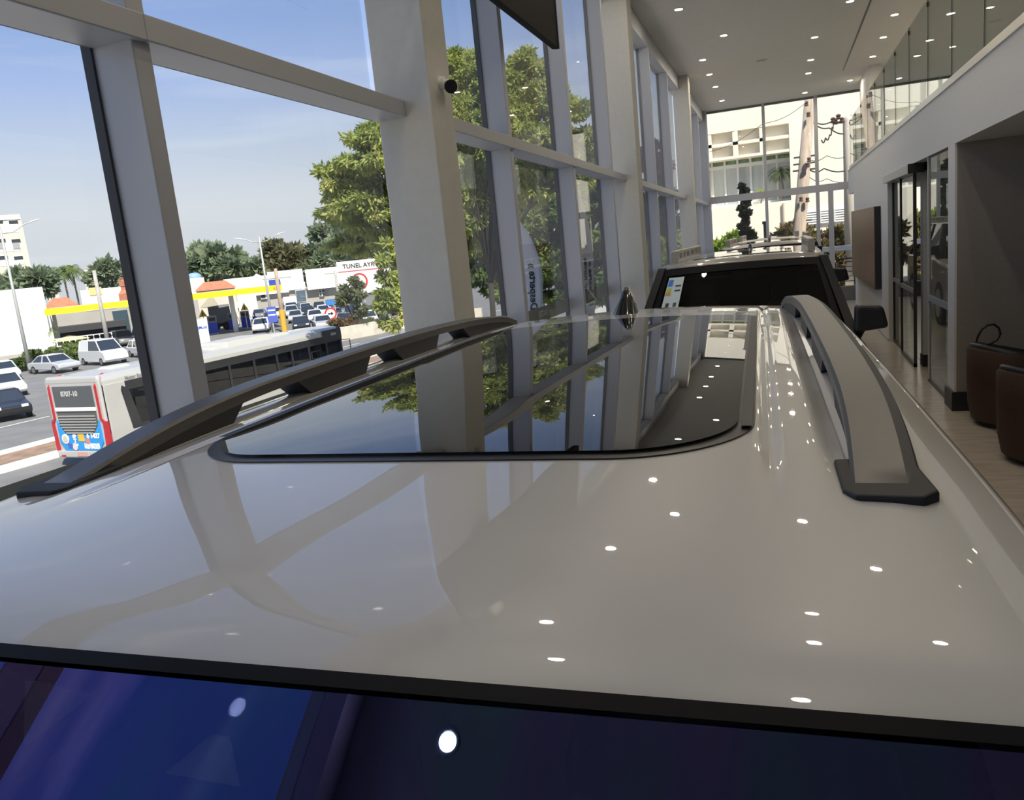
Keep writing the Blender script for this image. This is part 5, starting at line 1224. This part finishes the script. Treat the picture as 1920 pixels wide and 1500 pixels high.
    MB().box(h + .02, h + .05, L - .9, L - .5, 2.70, 2.82).build('header_vent', mat('vent grey', (0.3, 0.3, 0.3), .5), t)
    sc_ = MB().tube([(h + .05, L - 2.5, 2.15), (h + .05, L - 1.9, 2.15), (h + .05, L - 1.9, 1.85), (h + .05, L - 2.5, 1.85), (h + .05, L - 2.5, 2.15)], .03, 6).build('side_mirror_frame', BLACK, t)
    MB().tube([(h, L - .2, 2.4), (h + .35, L + .1, 2.4), (h + .35, L + .1, 1.8)], .025, 6).build('mirror_arm', BLACK, t)
    # roof gear
    for (y0, y1, w_, z) in ((6.3, 9.2, .85, .20), (5.6, 6.2, .8, .12), (9.4, 10.8, .5, .10), (1.2, 2.3, .35, .09), (3.6, 5.0, .35, .07)):
        MB().hexa([(-w_, y0, 3.04), (w_, y0, 3.04), (w_, y1, 3.04), (-w_, y1, 3.04)], [(-w_ + .1, y0 + .2, 3.08 + z), (w_ - .1, y0 + .2, 3.08 + z), (w_ - .1, y1 - .2, 3.08 + z), (-w_ + .1, y1 - .2, 3.08 + z)]).build('roof_unit', mat('roof unit grey', (0.50, 0.49, 0.46), .5), t, bevel=.03)
    m_ = text_mesh('Motor Euro 5 - Ar Mais Puro', .17, .002, .004, 'LEFT'); m_.xform(frame_matrix((h + .004, 1.0, 2.80), (0, 1, 0), (-.12, 0, 1))); m_.build('roof_lettering', mat('grey print', (0.22, 0.21, 0.20), .6), t)
    # cabin
    MB().box(-h + .05, h - .05, .15, L - .15, .35, .55).build('floor_pan', BLACK, t)
    for y in [1.6 + .85 * k for k in range(10)]:
        for s in (-1, 1):
            MB().box(s * .85 - .4, s * .85 + .4, y, y + .1, .95, 1.75).build('seat', mat('bus seat', (0.06, 0.06, 0.065), .7), t, bevel=.04)
    for y in (2.4, 3.9, 5.2, 6.6, 8.1): MB().tube([(.35, y, .55), (.35, y, 1.9), (.5, y + .1, 2.3), (.5, y + .1, 3.0)], .03, 6).build('grab_pole', mat('pole yellow', (0.85, 0.55, 0.03), .4), t)
    return t
bus = make_bus()
B0 = onz(178, 703, EYE - 2.5); B1 = onz(636, 614, EYE - 2.5)
ang = -0.075
bc = Vector((B0.x, B0.y, 0)) - Matrix.Rotation(ang, 3, 'Z') @ Vector((1.2, 0, 0))
bus.matrix_basis = Matrix.Translation((bc.x, bc.y, S)) @ Matrix.Rotation(ang, 4, 'Z')

# ------------------------------------------------------------------ lamp posts, poles, signs
LAMPM = mat('galvanised pole', (0.50, 0.50, 0.48), 0.5, metal=0.3)
def street_lamp(label, base_px, top_px, tips):
    p = onz(*base_px, S); D = (p - CAMP).xy.length; F_ = Front(base_px[0], D); q = F_.pt(*top_px)
    q = Vector((p.x, p.y, q.z)); t = thing('street_lamp', label, 'street lamp', p, 0, 'double-armed street lamps on the avenue')
    MB().tube([p, p.lerp(q, .5), q], [.16, .12, .08], 10).build('pole', LAMPM, t, smooth=True)
    for (px, py) in tips:
        e = F_.pt(px, py); u = (e - q); j = q + Vector((0, 0, -.55))
        pts = [j, j + Vector((u.x * .3, u.y * .3, .05)), j + Vector((u.x * .65, u.y * .65, (e.z - j.z) * .7)), e]
        ar = MB().tube(pts, .045, 7).build('arm', LAMPM, t, smooth=True)
        d = (pts[-1] - pts[-2]).normalized(); sd = d.cross(Vector((0, 0, 1))).normalized()
        a, b = e - d * .55, e + d * .15; w_ = sd * .16; zz = Vector((0, 0, .07))
        MB().hexa([a - w_ - zz * .3, a + w_ - zz * .3, b + w_ - zz * .3, b - w_ - zz * .3], [a - w_ * .8 + zz, a + w_ * .8 + zz, b + w_ * .6 + zz * .5, b - w_ * .6 + zz * .5]).build('lamp_head', mat('lamp head grey', (0.55, 0.56, 0.56), .4), ar)
street_lamp('tall double-armed street lamp at the left edge', (58, 700), (7, 424), ((70, 412), (-50, 420)))
street_lamp('double-armed street lamp standing over the lot right of the mullion', (514, 628), (486, 443), ((442, 447), (530, 436)))
def pole(label, base, top, r, mt, extra, ext='utility_pole'):
    p = onz(*base, S); D = (p - CAMP).xy.length; F_ = Front(base[0], D); q = F_.pt(*top); q = Vector((p.x, p.y, q.z))
    t = thing(ext, label, 'utility pole', p); MB().tube([p, q], [r, r * .75], 10).build('shaft', mt, t, smooth=True); extra(t, F_, p, q); return t
PC = mat('pole concrete', (0.42, 0.40, 0.37), .9, var=.1, scale=2); PW = mat('pole brown', (0.40, 0.31, 0.24), .9, var=.1, scale=2)
def cross(t, F_, p, q, dz=.6, w=1.1, nm='crossarm'):
    c = q - Vector((0, 0, dz)); MB().tube([c - F_.n * w, c + F_.n * w], .07, 6).build(nm, PC, t)
def ex1(t, F_, p, q):
    cross(t, F_, p, q, (q.z - p.z) * .47, 1.3); MB().cyl(p, p + Vector((0, 0, 1.0)), .30, 10).build('white_base', WHITE, t)
pole('grey utility pole with a white foot before the canopy', (206, 662), (190, 506), .22, PC, ex1)
def ex2(t, F_, p, q):
    MB().cyl(p, p + Vector((0, 0, 2.3)), .30, 10).build('yellow_base', mat('pole yellow band', (0.72, 0.42, 0.05), .7), t); cross(t, F_, p, q, 1.0, 1.4)
pole('brown utility pole with a yellow foot beside the bus roof', (534, 622), (517, 503), .24, PW, ex2)
def ex3(t, F_, p, q):
    cross(t, F_, p, q, .3, 1.2); MB().cyl(p, p + Vector((0, 0, 1.4)), .28, 10).build('white_base', WHITE, t)
pole('utility pole with a white foot at the right of the parking lot', (641, 600), (627, 507), .2, PC, ex3)
def post_sign(name, label, base, cpx, size, shape, mt, extra=None):
    p = onz(*base, S); D = (p - CAMP).xy.length; F_ = Front(base[0], D); u, z = F_.uz(*cpx); t = thing(name, label, 'sign', p)
    F_.solid(MB(), F_.uz(*base)[0] - .05, F_.uz(*base)[0] + .05, .05, .15, S, z).build('post', LAMPM, t)
    if shape == 'disc':
        o = MB().lathe([(0, 0), (size, 0), (size, .04), (0, .04)], (0, 0, 0), 24).xform(frame_matrix(F_.at(u, 0, z), F_.n, (0, 0, 1))).build('plate', mt, t)
    else: o = F_.solid(MB(), u - size[0], u + size[0], 0, .05, z - size[1], z + size[1]).build('plate', mt, t)
    if extra: extra(o, F_, u, z)
    return t
SW = mat('sign white', (0.80, 0.79, 0.76), .5); SR = mat('sign red', (0.55, 0.04, 0.04), .5)
def disc(o, F_, u, z, r, mt, w, nm, n=24): return MB().lathe([(0, 0), (r, 0), (r, .03), (0, .03)], (0, 0, 0), n).xform(frame_matrix(F_.at(u, w, z), F_.n, (0, 0, 1))).build(nm, mt, o)
def keep(o, F_, u, z):
    disc(o, F_, u, z, .5, SW, -.03, 'white_field'); F_.poly(MB(), [(u - .3, z - .07), (u + .05, z - .07), (u + .05, z - .2), (u + .33, z), (u + .05, z + .2), (u + .05, z + .07), (u - .3, z + .07)], -.08, -.05).build('arrow', BLACK, o)
post_sign('road_sign', 'round red rimmed arrow sign beside the lot', (622, 606), (620, 588), .68, 'disc', SR, keep)
post_sign('road_sign', 'small blue and white notice on the lamp post', (516, 632), (510, 590), (.42, .75), 'rect', mat('sign blue', (0.08, 0.12, 0.50), .5), lambda o, F_, u, z: [F_.solid(MB(), u - .34, u + .34, -.03, 0, z + d, z + d + .14).build('print_bar', SW, o) for d in (.35, -.1)])
post_sign('street_name_sign', 'blue street name plate near the right utility pole', (632, 602), (627, 566), (1.0, .3), 'rect', mat('street sign blue', (0.06, 0.22, 0.55), .5))
def tun(o, F_, u, z):
    m_ = text_mesh('TUNEL AYRTON', .62, .004, .01); m_.xform(frame_matrix(F_.at(u + .2, -.02, z + 1.15), F_.n, (0, 0, 1))); m_.build('lettering', BLACK, o)
    F_.solid(MB(), u - 2.6, u + 2.6, -.02, 0, z + .62, z + .70).build('red_rule', SR, o)
    disc(o, F_, u - .6, z - .45, .85, SR, -.04, 'red_ring'); disc(o, F_, u - .6, z - .45, .66, SW, -.07, 'white_field')
    F_.solid(MB(), u - 1.05, u - .15, -.09, -.07, z - .65, z - .25).build('truck_symbol', BLACK, o)
    F_.poly(MB(), [(u - 1.2, z + .08), (u - 1.1, z + .18), (u - .02, z - .95), (u - .12, z - 1.05)], -.11, -.09).build('red_bar', SR, o)
post_sign('tunnel_sign', 'large white tunnel notice with a no-trucks symbol behind the tree', (690, 606), (684, 518), (2.7, 1.7), 'rect', SW, tun)
# hedges on the islands
def hedge(name, label, pts, h, w, n, size, mt, base=S, cat='hedge', seed=31):
    bl = []; mid = sum((Vector(p) for p in pts), Vector()) / len(pts)
    t = thing(name, label, cat, (mid.x, mid.y, base))
    for p, q in zip(pts[:-1], pts[1:]):
        p, q = Vector(p), Vector(q); k = max(2, int((q - p).length / (w * .8)))
        for i in range(k): c = p.lerp(q, (i + .5) / k); bl.append((Vector((c.x, c.y, base + h * .5)), (w * .6, w * .6, h * .55)))
    cards_obj('foliage', leaf_cards(bl, n, size, .0, seed, .5, .4), mt, t)
    b = MB()
    for p, q in zip(pts[:-1], pts[1:]):
        p, q = Vector(p), Vector(q); d = (q - p).normalized(); nn = Vector((d.y, -d.x, 0)) * w * .3
        b.hexa([(v.x, v.y, base) for v in (p - nn, p + nn, q + nn, q - nn)], [(v.x, v.y, base + h * .75) for v in (p - nn, p + nn, q + nn, q - nn)])
    b.build('stems', mat('hedge core', (0.05, 0.06, 0.03), .9), t)
hedge('hedge', 'clipped green hedge on the island before the white wall', [onz(30, 698, S), onz(160, 672, S)], 1.5, 1.8, 9000, .35, LEAF_B)
hedge('hedge', 'reddish shrub strip before the barrier at the right of the bus', [onz(622, 622, S), onz(700, 612, S)], 1.1, 1.6, 5000, .3, leaf_mat('reddish shrub', (0.20, 0.13, 0.08), (0.30, 0.21, 0.13), (0.34, 0.30, 0.16), .6), seed=33)

# ------------------------------------------------------------------ flags on the terrace
FLAGW = mat('flag cloth', (0.74, 0.74, 0.78), .8)
def feather_flag(label, foot, height, width, heading, mt, texts, tx_mat, bend=0.0, wave=0.06):
    """feather flag: curved outer edge, straight pole edge; text runs upwards and reads from the street side"""
    t = thing('feather_flag', label, 'flag', foot, 0, 'feather flags on the terrace'); foot = Vector(foot)
    d = Vector((math.cos(heading), math.sin(heading), 0)); nrm = Vector((-d.y, d.x, 0))
    def edge(z):   # width of the cloth at relative height z (0..1)
        return width * (0.70 + 0.55 * z - 0.1 * z * z if z < .55 else max(0.02, (0.972) * math.cos((z - .55) / .45 * math.pi / 2) ** .75))
    def pt(u, z): 
        zz = .12 + .88 * z; x = edge(z) * u + (bend * z * z)
        return foot + d * x + Vector((0, 0, height * zz)) + nrm * (wave * math.sin(5 * z + 2 * u))
    c = MB().grid(lambda u, z: pt(u, z), [i / 8 for i in range(9)], [i / 40 for i in range(41)]).build('cloth', mt, t, smooth=True, solid=.004)
    MB().tube([foot] + [pt(0, z) for z in [i / 14 for i in range(15)]], .014, 8).build('pole', BLACK, t, smooth=True)
    MB().lathe([(0, .0), (.22, .0), (.22, .05), (.05, .07), (.03, .2), (0, .2)], foot, 18).build('foot', BLACK, t)
    for body, u, z0, size in texts:
        m_ = text_mesh(body, size, .0006, .004, 'LEFT'); out = MB()
        out.f = m_.f
        for (x, y, z) in m_.v:      # x runs up the flag, y across it (glyph tops towards the pole); printed through the cloth
            zz = z0 + x / (height * .88); w_ = max(edge(zz), .05); uu = u + y / w_
            p = pt(uu, zz) + nrm * (.004 if z > 0 else -.008); out.v.append(tuple(p))
        out.build('lettering', tx_mat, c)
    return t
INK = mat('flag ink', (0.03, 0.035, 0.06), .7)
p = ony(963, 600, 11.0)
feather_flag('white feather flag with dark slogan, seen from behind beside the first slim mullion', (p.x, 11.0, -.02), 2.80, .50, .31, FLAGW, [('Desperte \u00bb', .70, .36, .15), ('para novas', .33, .34, .15)], INK, wave=.03)
p = ony(1100, 600, 12.6)
feather_flag('white feather flag seen almost edge-on before the second column', (p.x, 12.6, -.02), 3.12, .50, math.radians(82), FLAGW, [('Desperte \u00bb', .66, .26, .16), ('para novas', .30, .30, .16)], INK, wave=.02)
p = ony(1302, 470, 25.0)
feather_flag('blue feather flag outside the far corner post', (p.x, 25.0, -.02), 2.95, .34, .1, mat('flag blue', (0.03, 0.20, 0.42), .8), [('do bruto +', .55, .25, .22)], mat('flag pale ink', (0.45, 0.62, 0.75), .7), wave=.01)

# ------------------------------------------------------------------ beyond the far glazing
rg = thing('black_railing', 'black horizontal bar railing outside the far glazing', 'railing', (3.0, 24.2, -.02))
for k in range(6): MB().box(0.2, 7.0, 24.18, 24.21, .22 + .135 * k, .24 + .135 * k).build('bar', BLACK, rg)
MB().box(0.2, 7.0, 24.16, 24.23, .98, 1.02).build('top_rail', BLACK, rg)
for x in (0.2, 1.9, 3.6, 5.3, 6.95): MB().box(x - .02, x + .02, 24.21, 24.25, -.02, 1.0).build('post', BLACK, rg)
wr_ = thing('white_guard_rail', 'pale horizontal guard rail before the ivy bank', 'railing', (3, 25.6, -.02))
MB().box(0.7, 8.0, 25.58, 25.66, 1.18, 1.32).build('rail', WHITE, wr_)
for x in (0.8, 3.2, 5.6, 7.9): MB().box(x - .04, x + .04, 25.66, 25.74, -.02, 1.3).build('post', WHITE, wr_)
hedge('ivy_hedge', 'bright green ivy bank left of the conical tree', [(-4.6, 27.6, 0), (-1.0, 27.6, 0)], 2.02, 1.4, 26000, .20, LEAF_D, -.02, seed=41)
hedge('ivy_hedge', 'half dry brown and green ivy bank right of the conical tree', [(-0.1, 27.7, 0), (9.0, 27.7, 0)], 2.0, 1.4, 52000, .20, LEAF_E, -.02, seed=42)
blobs = [blob_px(px, py, r, 25.2, rz) for px, py, r, rz in ((1391, 345, 7, 1.6), (1392, 365, 9, 1.3), (1395, 385, 11, 1.2), (1396, 405, 12, 1.2), (1401, 428, 15, 1.2), (1404, 448, 18, 1.1))]
p = ony(1404, 448, 25.2)
tree('conical_tree', 'slim dark conical tree outside the far glazing', blobs, (p.x, 25.2, -.02), 9000, .10, LEAF_F, .06, 0, None, 44, branches=False, shell=.1, aspect=.6)
# leaning concrete utility pole with clamps, insulators and cables
YP = 26.4
a, b = ony(1496, 470, YP), ony(1521, 150, YP)
up = thing('utility_pole', 'weathered concrete utility pole leaning outside the far glazing', 'utility pole', (a.x, YP, -.02))
base = a + (a - b).normalized() * ((a.z + .02) / (b.z - a.z) * (b - a).length)
MB().tube([base, a, b], [.22, .20, .15], 14).build('shaft', mat('weathered pole', (0.42, 0.34, 0.27), .95, var=.22, scale=2.5, stretch=(3, 3, .5)), up, smooth=True)
for py in (290, 303, 315, 412): 
    c = a.lerp(b, (470 - py) / 320); MB().tube([c - Vector((.33, .05, 0)), c + Vector((.33, -.05, 0))], .03, 6).build('clamp', mat('rusty steel', (0.10, 0.08, 0.07), .8), up)
for (px, py) in ((1508, 195), (1512, 215), (1510, 375), (1498, 374), (1513, 300), (1511, 310)):
    c = ony(px + 4, py, YP - .3); MB().lathe([(0, -.07), (.06, -.06), (.06, -.02), (.04, 0), (.06, .03), (.05, .07), (0, .08)], c, 10).build('insulator', mat('porcelain brown', (0.10, 0.06, 0.05), .3), up)
up2 = thing('utility_pole', 'shorter pale concrete pole seen at the mezzanine corner', 'utility pole', (ony(1593, 300, 27).x, 26.9, -.02)); c = ony(1593, 300, 26.9); tz = ony(1592, 218, 26.9).z
MB().tube([(c.x, 26.9, -.02), (c.x, 26.9, tz - .1), (c.x, 26.9, tz)], [.2, .17, .10], 12).build('shaft', mat('pale pole', (0.60, 0.54, 0.46), .9), up2, smooth=True)
def cable(label, pts, r=.012, y=None):
    P = [ony(px, py, yy) for px, py, yy in pts]; out = []
    for k in range(len(P) - 1):
        for q in range(8): f_ = q / 8; out.append(P[k].lerp(P[k + 1], f_) - Vector((0, 0, .12 * math.sin(math.pi * f_))))
    out.append(P[-1]); tag(MB().tube(out, r, 5).build('cable', mat('cable black', (0.03, 0.03, 0.03), .6), None), label, 'cable', 'overhead cables outside the far glazing')
cable('slack overhead cable joining both poles at their tops', [(1517, 222, 26.4), (1560, 228, 26.6), (1596, 216, 26.9)], .02)
cable('lower slack cable between the two poles', [(1517, 222, 26.5), (1555, 240, 26.6), (1594, 246, 26.9)], .02)
cable('thin cable rising left from the tall pole', [(1512, 192, 26.4), (1430, 232, 26.4), (1330, 285, 26.4)], .008)
cable('thick cable running right from the pole middle', [(1512, 314, 26.5), (1545, 316, 26.6), (1600, 313, 26.9)], .02)
cable('thin cable running right above the thick one', [(1512, 296, 26.5), (1550, 292, 26.6), (1600, 286, 26.9)], .01)
cable('cable drooping low to the right of the pole', [(1515, 330, 26.5), (1550, 335, 26.6), (1600, 334, 26.9)], .01)
cable('looped cable tail hanging beside the pole', [(1563, 230, 26.6), (1560, 238, 26.5), (1556, 252, 26.5), (1548, 258, 26.5), (1540, 262, 26.5)], .02)
for k, (px, py) in enumerate(((1562, 226), (1568, 228), (1572, 220), (1578, 226))):
    c = ony(px, py, 26.6); tag(MB().lathe([(0, -.09), (.05, -.08), (.08, -.02), (.05, .0), (.08, .05), (.04, .09), (0, .09)], c, 10).build('insulator', MATS['porcelain brown'], None), 'dark insulator on the overhead cable, %s from the tall pole' % ORD[k], 'insulator', 'insulators on the overhead cable')
MB_ = thing('marker_post', 'black post with a cap before the conical tree', 'post', (ony(1436, 440, 24.6).x, 24.6, -.02)); c = ony(1436, 440, 24.6); z1 = ony(1436, 420, 24.6).z
MB().cyl((c.x, 24.6, -.02), (c.x, 24.6, z1), .06, 12).build('shaft', BLACK, MB_); MB().cyl((c.x, 24.6, z1), (c.x, 24.6, z1 + .08), .09, 12).build('cap', BLACK, MB_)
# pale building across the side street
YH = 37.0
BEIGE = mat('sunlit beige render', (0.80, 0.74, 0.62), .9, var=.04, scale=.4)
hb = thing('beige_building', 'large beige building with egg-crate sunshade and white framed windows', 'building', (0, YH, S))
xr = ony(1481, 300, YH).x; xl = -3.25; ztop = (ony(1330, 254, YH).z + ony(1480, 229, YH).z) / 2; zsill = (ony(1332, 393, YH).z + ony(1482, 374, YH).z) / 2; zmid = (ony(1332, 297, YH).z + ony(1480, 279, YH).z) / 2
MB().box(xl - .35, 30, YH, YH + 6, ztop, ztop + 9).build('upper_wall', BEIGE, hb)
MB().box(xl - .35, 30, YH, YH + 6, S, zsill).build('lower_wall', BEIGE, hb)
MB().box(xr, 30, YH, YH + 6, zsill, ztop).build('right_wall', BEIGE, hb)
MB().box(xl - .35, xl, YH, YH + 6, zsill, ztop).build('left_wall', BEIGE, hb)
MB().box(xl, xr, YH + .34, YH + 1.6, zmid - .1, ztop).build('sunshade_back', BEIGE, hb)
zr = (ztop + zmid) / 2
MB().box(xl, xr, YH + .02, YH + .34, zr - .07, zr + .07).build('sunshade_shelf', BEIGE, hb)
MB().box(xl, xr, YH + .02, YH + 1.3, zmid - .12, zmid).build('sunshade_shelf', BEIGE, hb)
step = (xr - ony(1428, 260, YH).x)
x = xr - step * .98
while x > xl:
    MB().box(x - .11, x + .11, YH + .02, YH + .34, zmid, ztop).build('sunshade_fin', BEIGE, hb); x -= step
CURT = mat('curtained glass', (0.50, 0.52, 0.48), .08, var=.2, scale=.7, stretch=(3, 1, .6))
GREENG = mat('green reflection glass', (0.16, 0.26, 0.12), .08, var=.4, scale=3)  # blotchy green paints reflected greenery into the upper panes
zq = (ony(1332, 318, YH + 1).z + ony(1480, 300, YH + 1).z) / 2
xs_ = [xr - .02 - step * .5 * k for k in range(0, 14) if xr - .02 - step * .5 * k > xl - .1]
for k, (b, a) in enumerate(zip(xs_[:-1], xs_[1:])):
    f = MB().box(a, a + .09, YH + .95, YH + 1.05, zsill, zmid - .12).build('window_frame', WHITE, hb)
    MB().box(a + .09, b, YH + .99, YH + 1.01, zq + .1, zmid - .12).build('pane', GREENG, hb)
    MB().box(a + .09, b, YH + .99, YH + 1.01, zsill, zq - .05).build('pane', CURT, hb)
MB().box(xl, xr, YH + .93, YH + 1.07, zq - .06, zq + .1).build('window_transom', WHITE, hb)
MB().box(xl, xr, YH + .9, YH + 1.1, zsill - .02, zsill + .12).build('window_sill', WHITE, hb)
MB().box(xl, xr, YH + 1.1, YH + 1.3, zsill, zmid).build('room_screen', BEIGE, hb)
lv = thing('white_louvre_fence', 'white louvred fence panel on the wall right of the pole', 'fence', (ony(1560, 410, YH - .3).x, YH - .3, 1.5))
a, b = ony(1512, 420, YH - .3), ony(1620, 400, YH - .3); zf0 = (a.z + ony(1620, 412, YH - .3).z) / 2; zf1 = zf0 + .55
for k in range(6): MB().box(a.x, b.x, YH - .12, YH - .01, zf0 + .1 * k, zf0 + .06 + .1 * k).build('slat', WHITE, lv)
for k in range(5): x = a.x + (b.x - a.x) * k / 4; MB().box(x - .04, x + .04, YH - .16, YH - .01, zf0, zf1).build('upright', mat('fence grey', (0.6, 0.6, 0.6), .6), lv)
palm('palm added before the beige building windows in place of a palm reflection', 1462, 322, YH + .45, .75, 8, zsill, leaf_mat('palm green', (0.05, 0.08, 0.03), (0.10, 0.15, 0.06), (0.22, 0.26, 0.08), 2), 30, 'palm', .05)  # added plant stands in for a palm mirrored in the panes
palm('low bushy palm at the sill below the conical tree', 1425, 356, YH + .45, .4, 9, zsill, LEAF_D, 16, 'palm', .03)
dp = thing('drain_pipe', 'thin downpipe on the beige wall left of the tall pole', 'pipe', (ony(1470, 420, YH - .1).x, YH - .1, S)); c = ony(1470, 420, YH - .08)
MB().cyl((c.x, YH - .08, S), (c.x, YH - .08, zsill - .1), .05, 8).build('pipe', mat('pipe tan', (0.50, 0.42, 0.33), .8), dp)
for z in (1.0, 2.2): MB().cyl((c.x, YH - .08, z), (c.x, YH - .08, z + .06), .075, 8).build('collar', mat('pipe collar', (0.4, 0.34, 0.27), .8), dp)
tw = thing('white_totem', 'tall narrow white totem seen past the second column', 'totem', (ony(1199, 480, 31).x, 31, S)); c = ony(1199, 400, 31)
MB().box(c.x - .11, c.x + .11, 31, 31.3, S, ony(1199, 238, 31).z).build('column', BWHITE, tw); MB().box(c.x - .3, c.x + .3, 30.8, 31.5, S, S + .4).build('footing', CONC, tw)
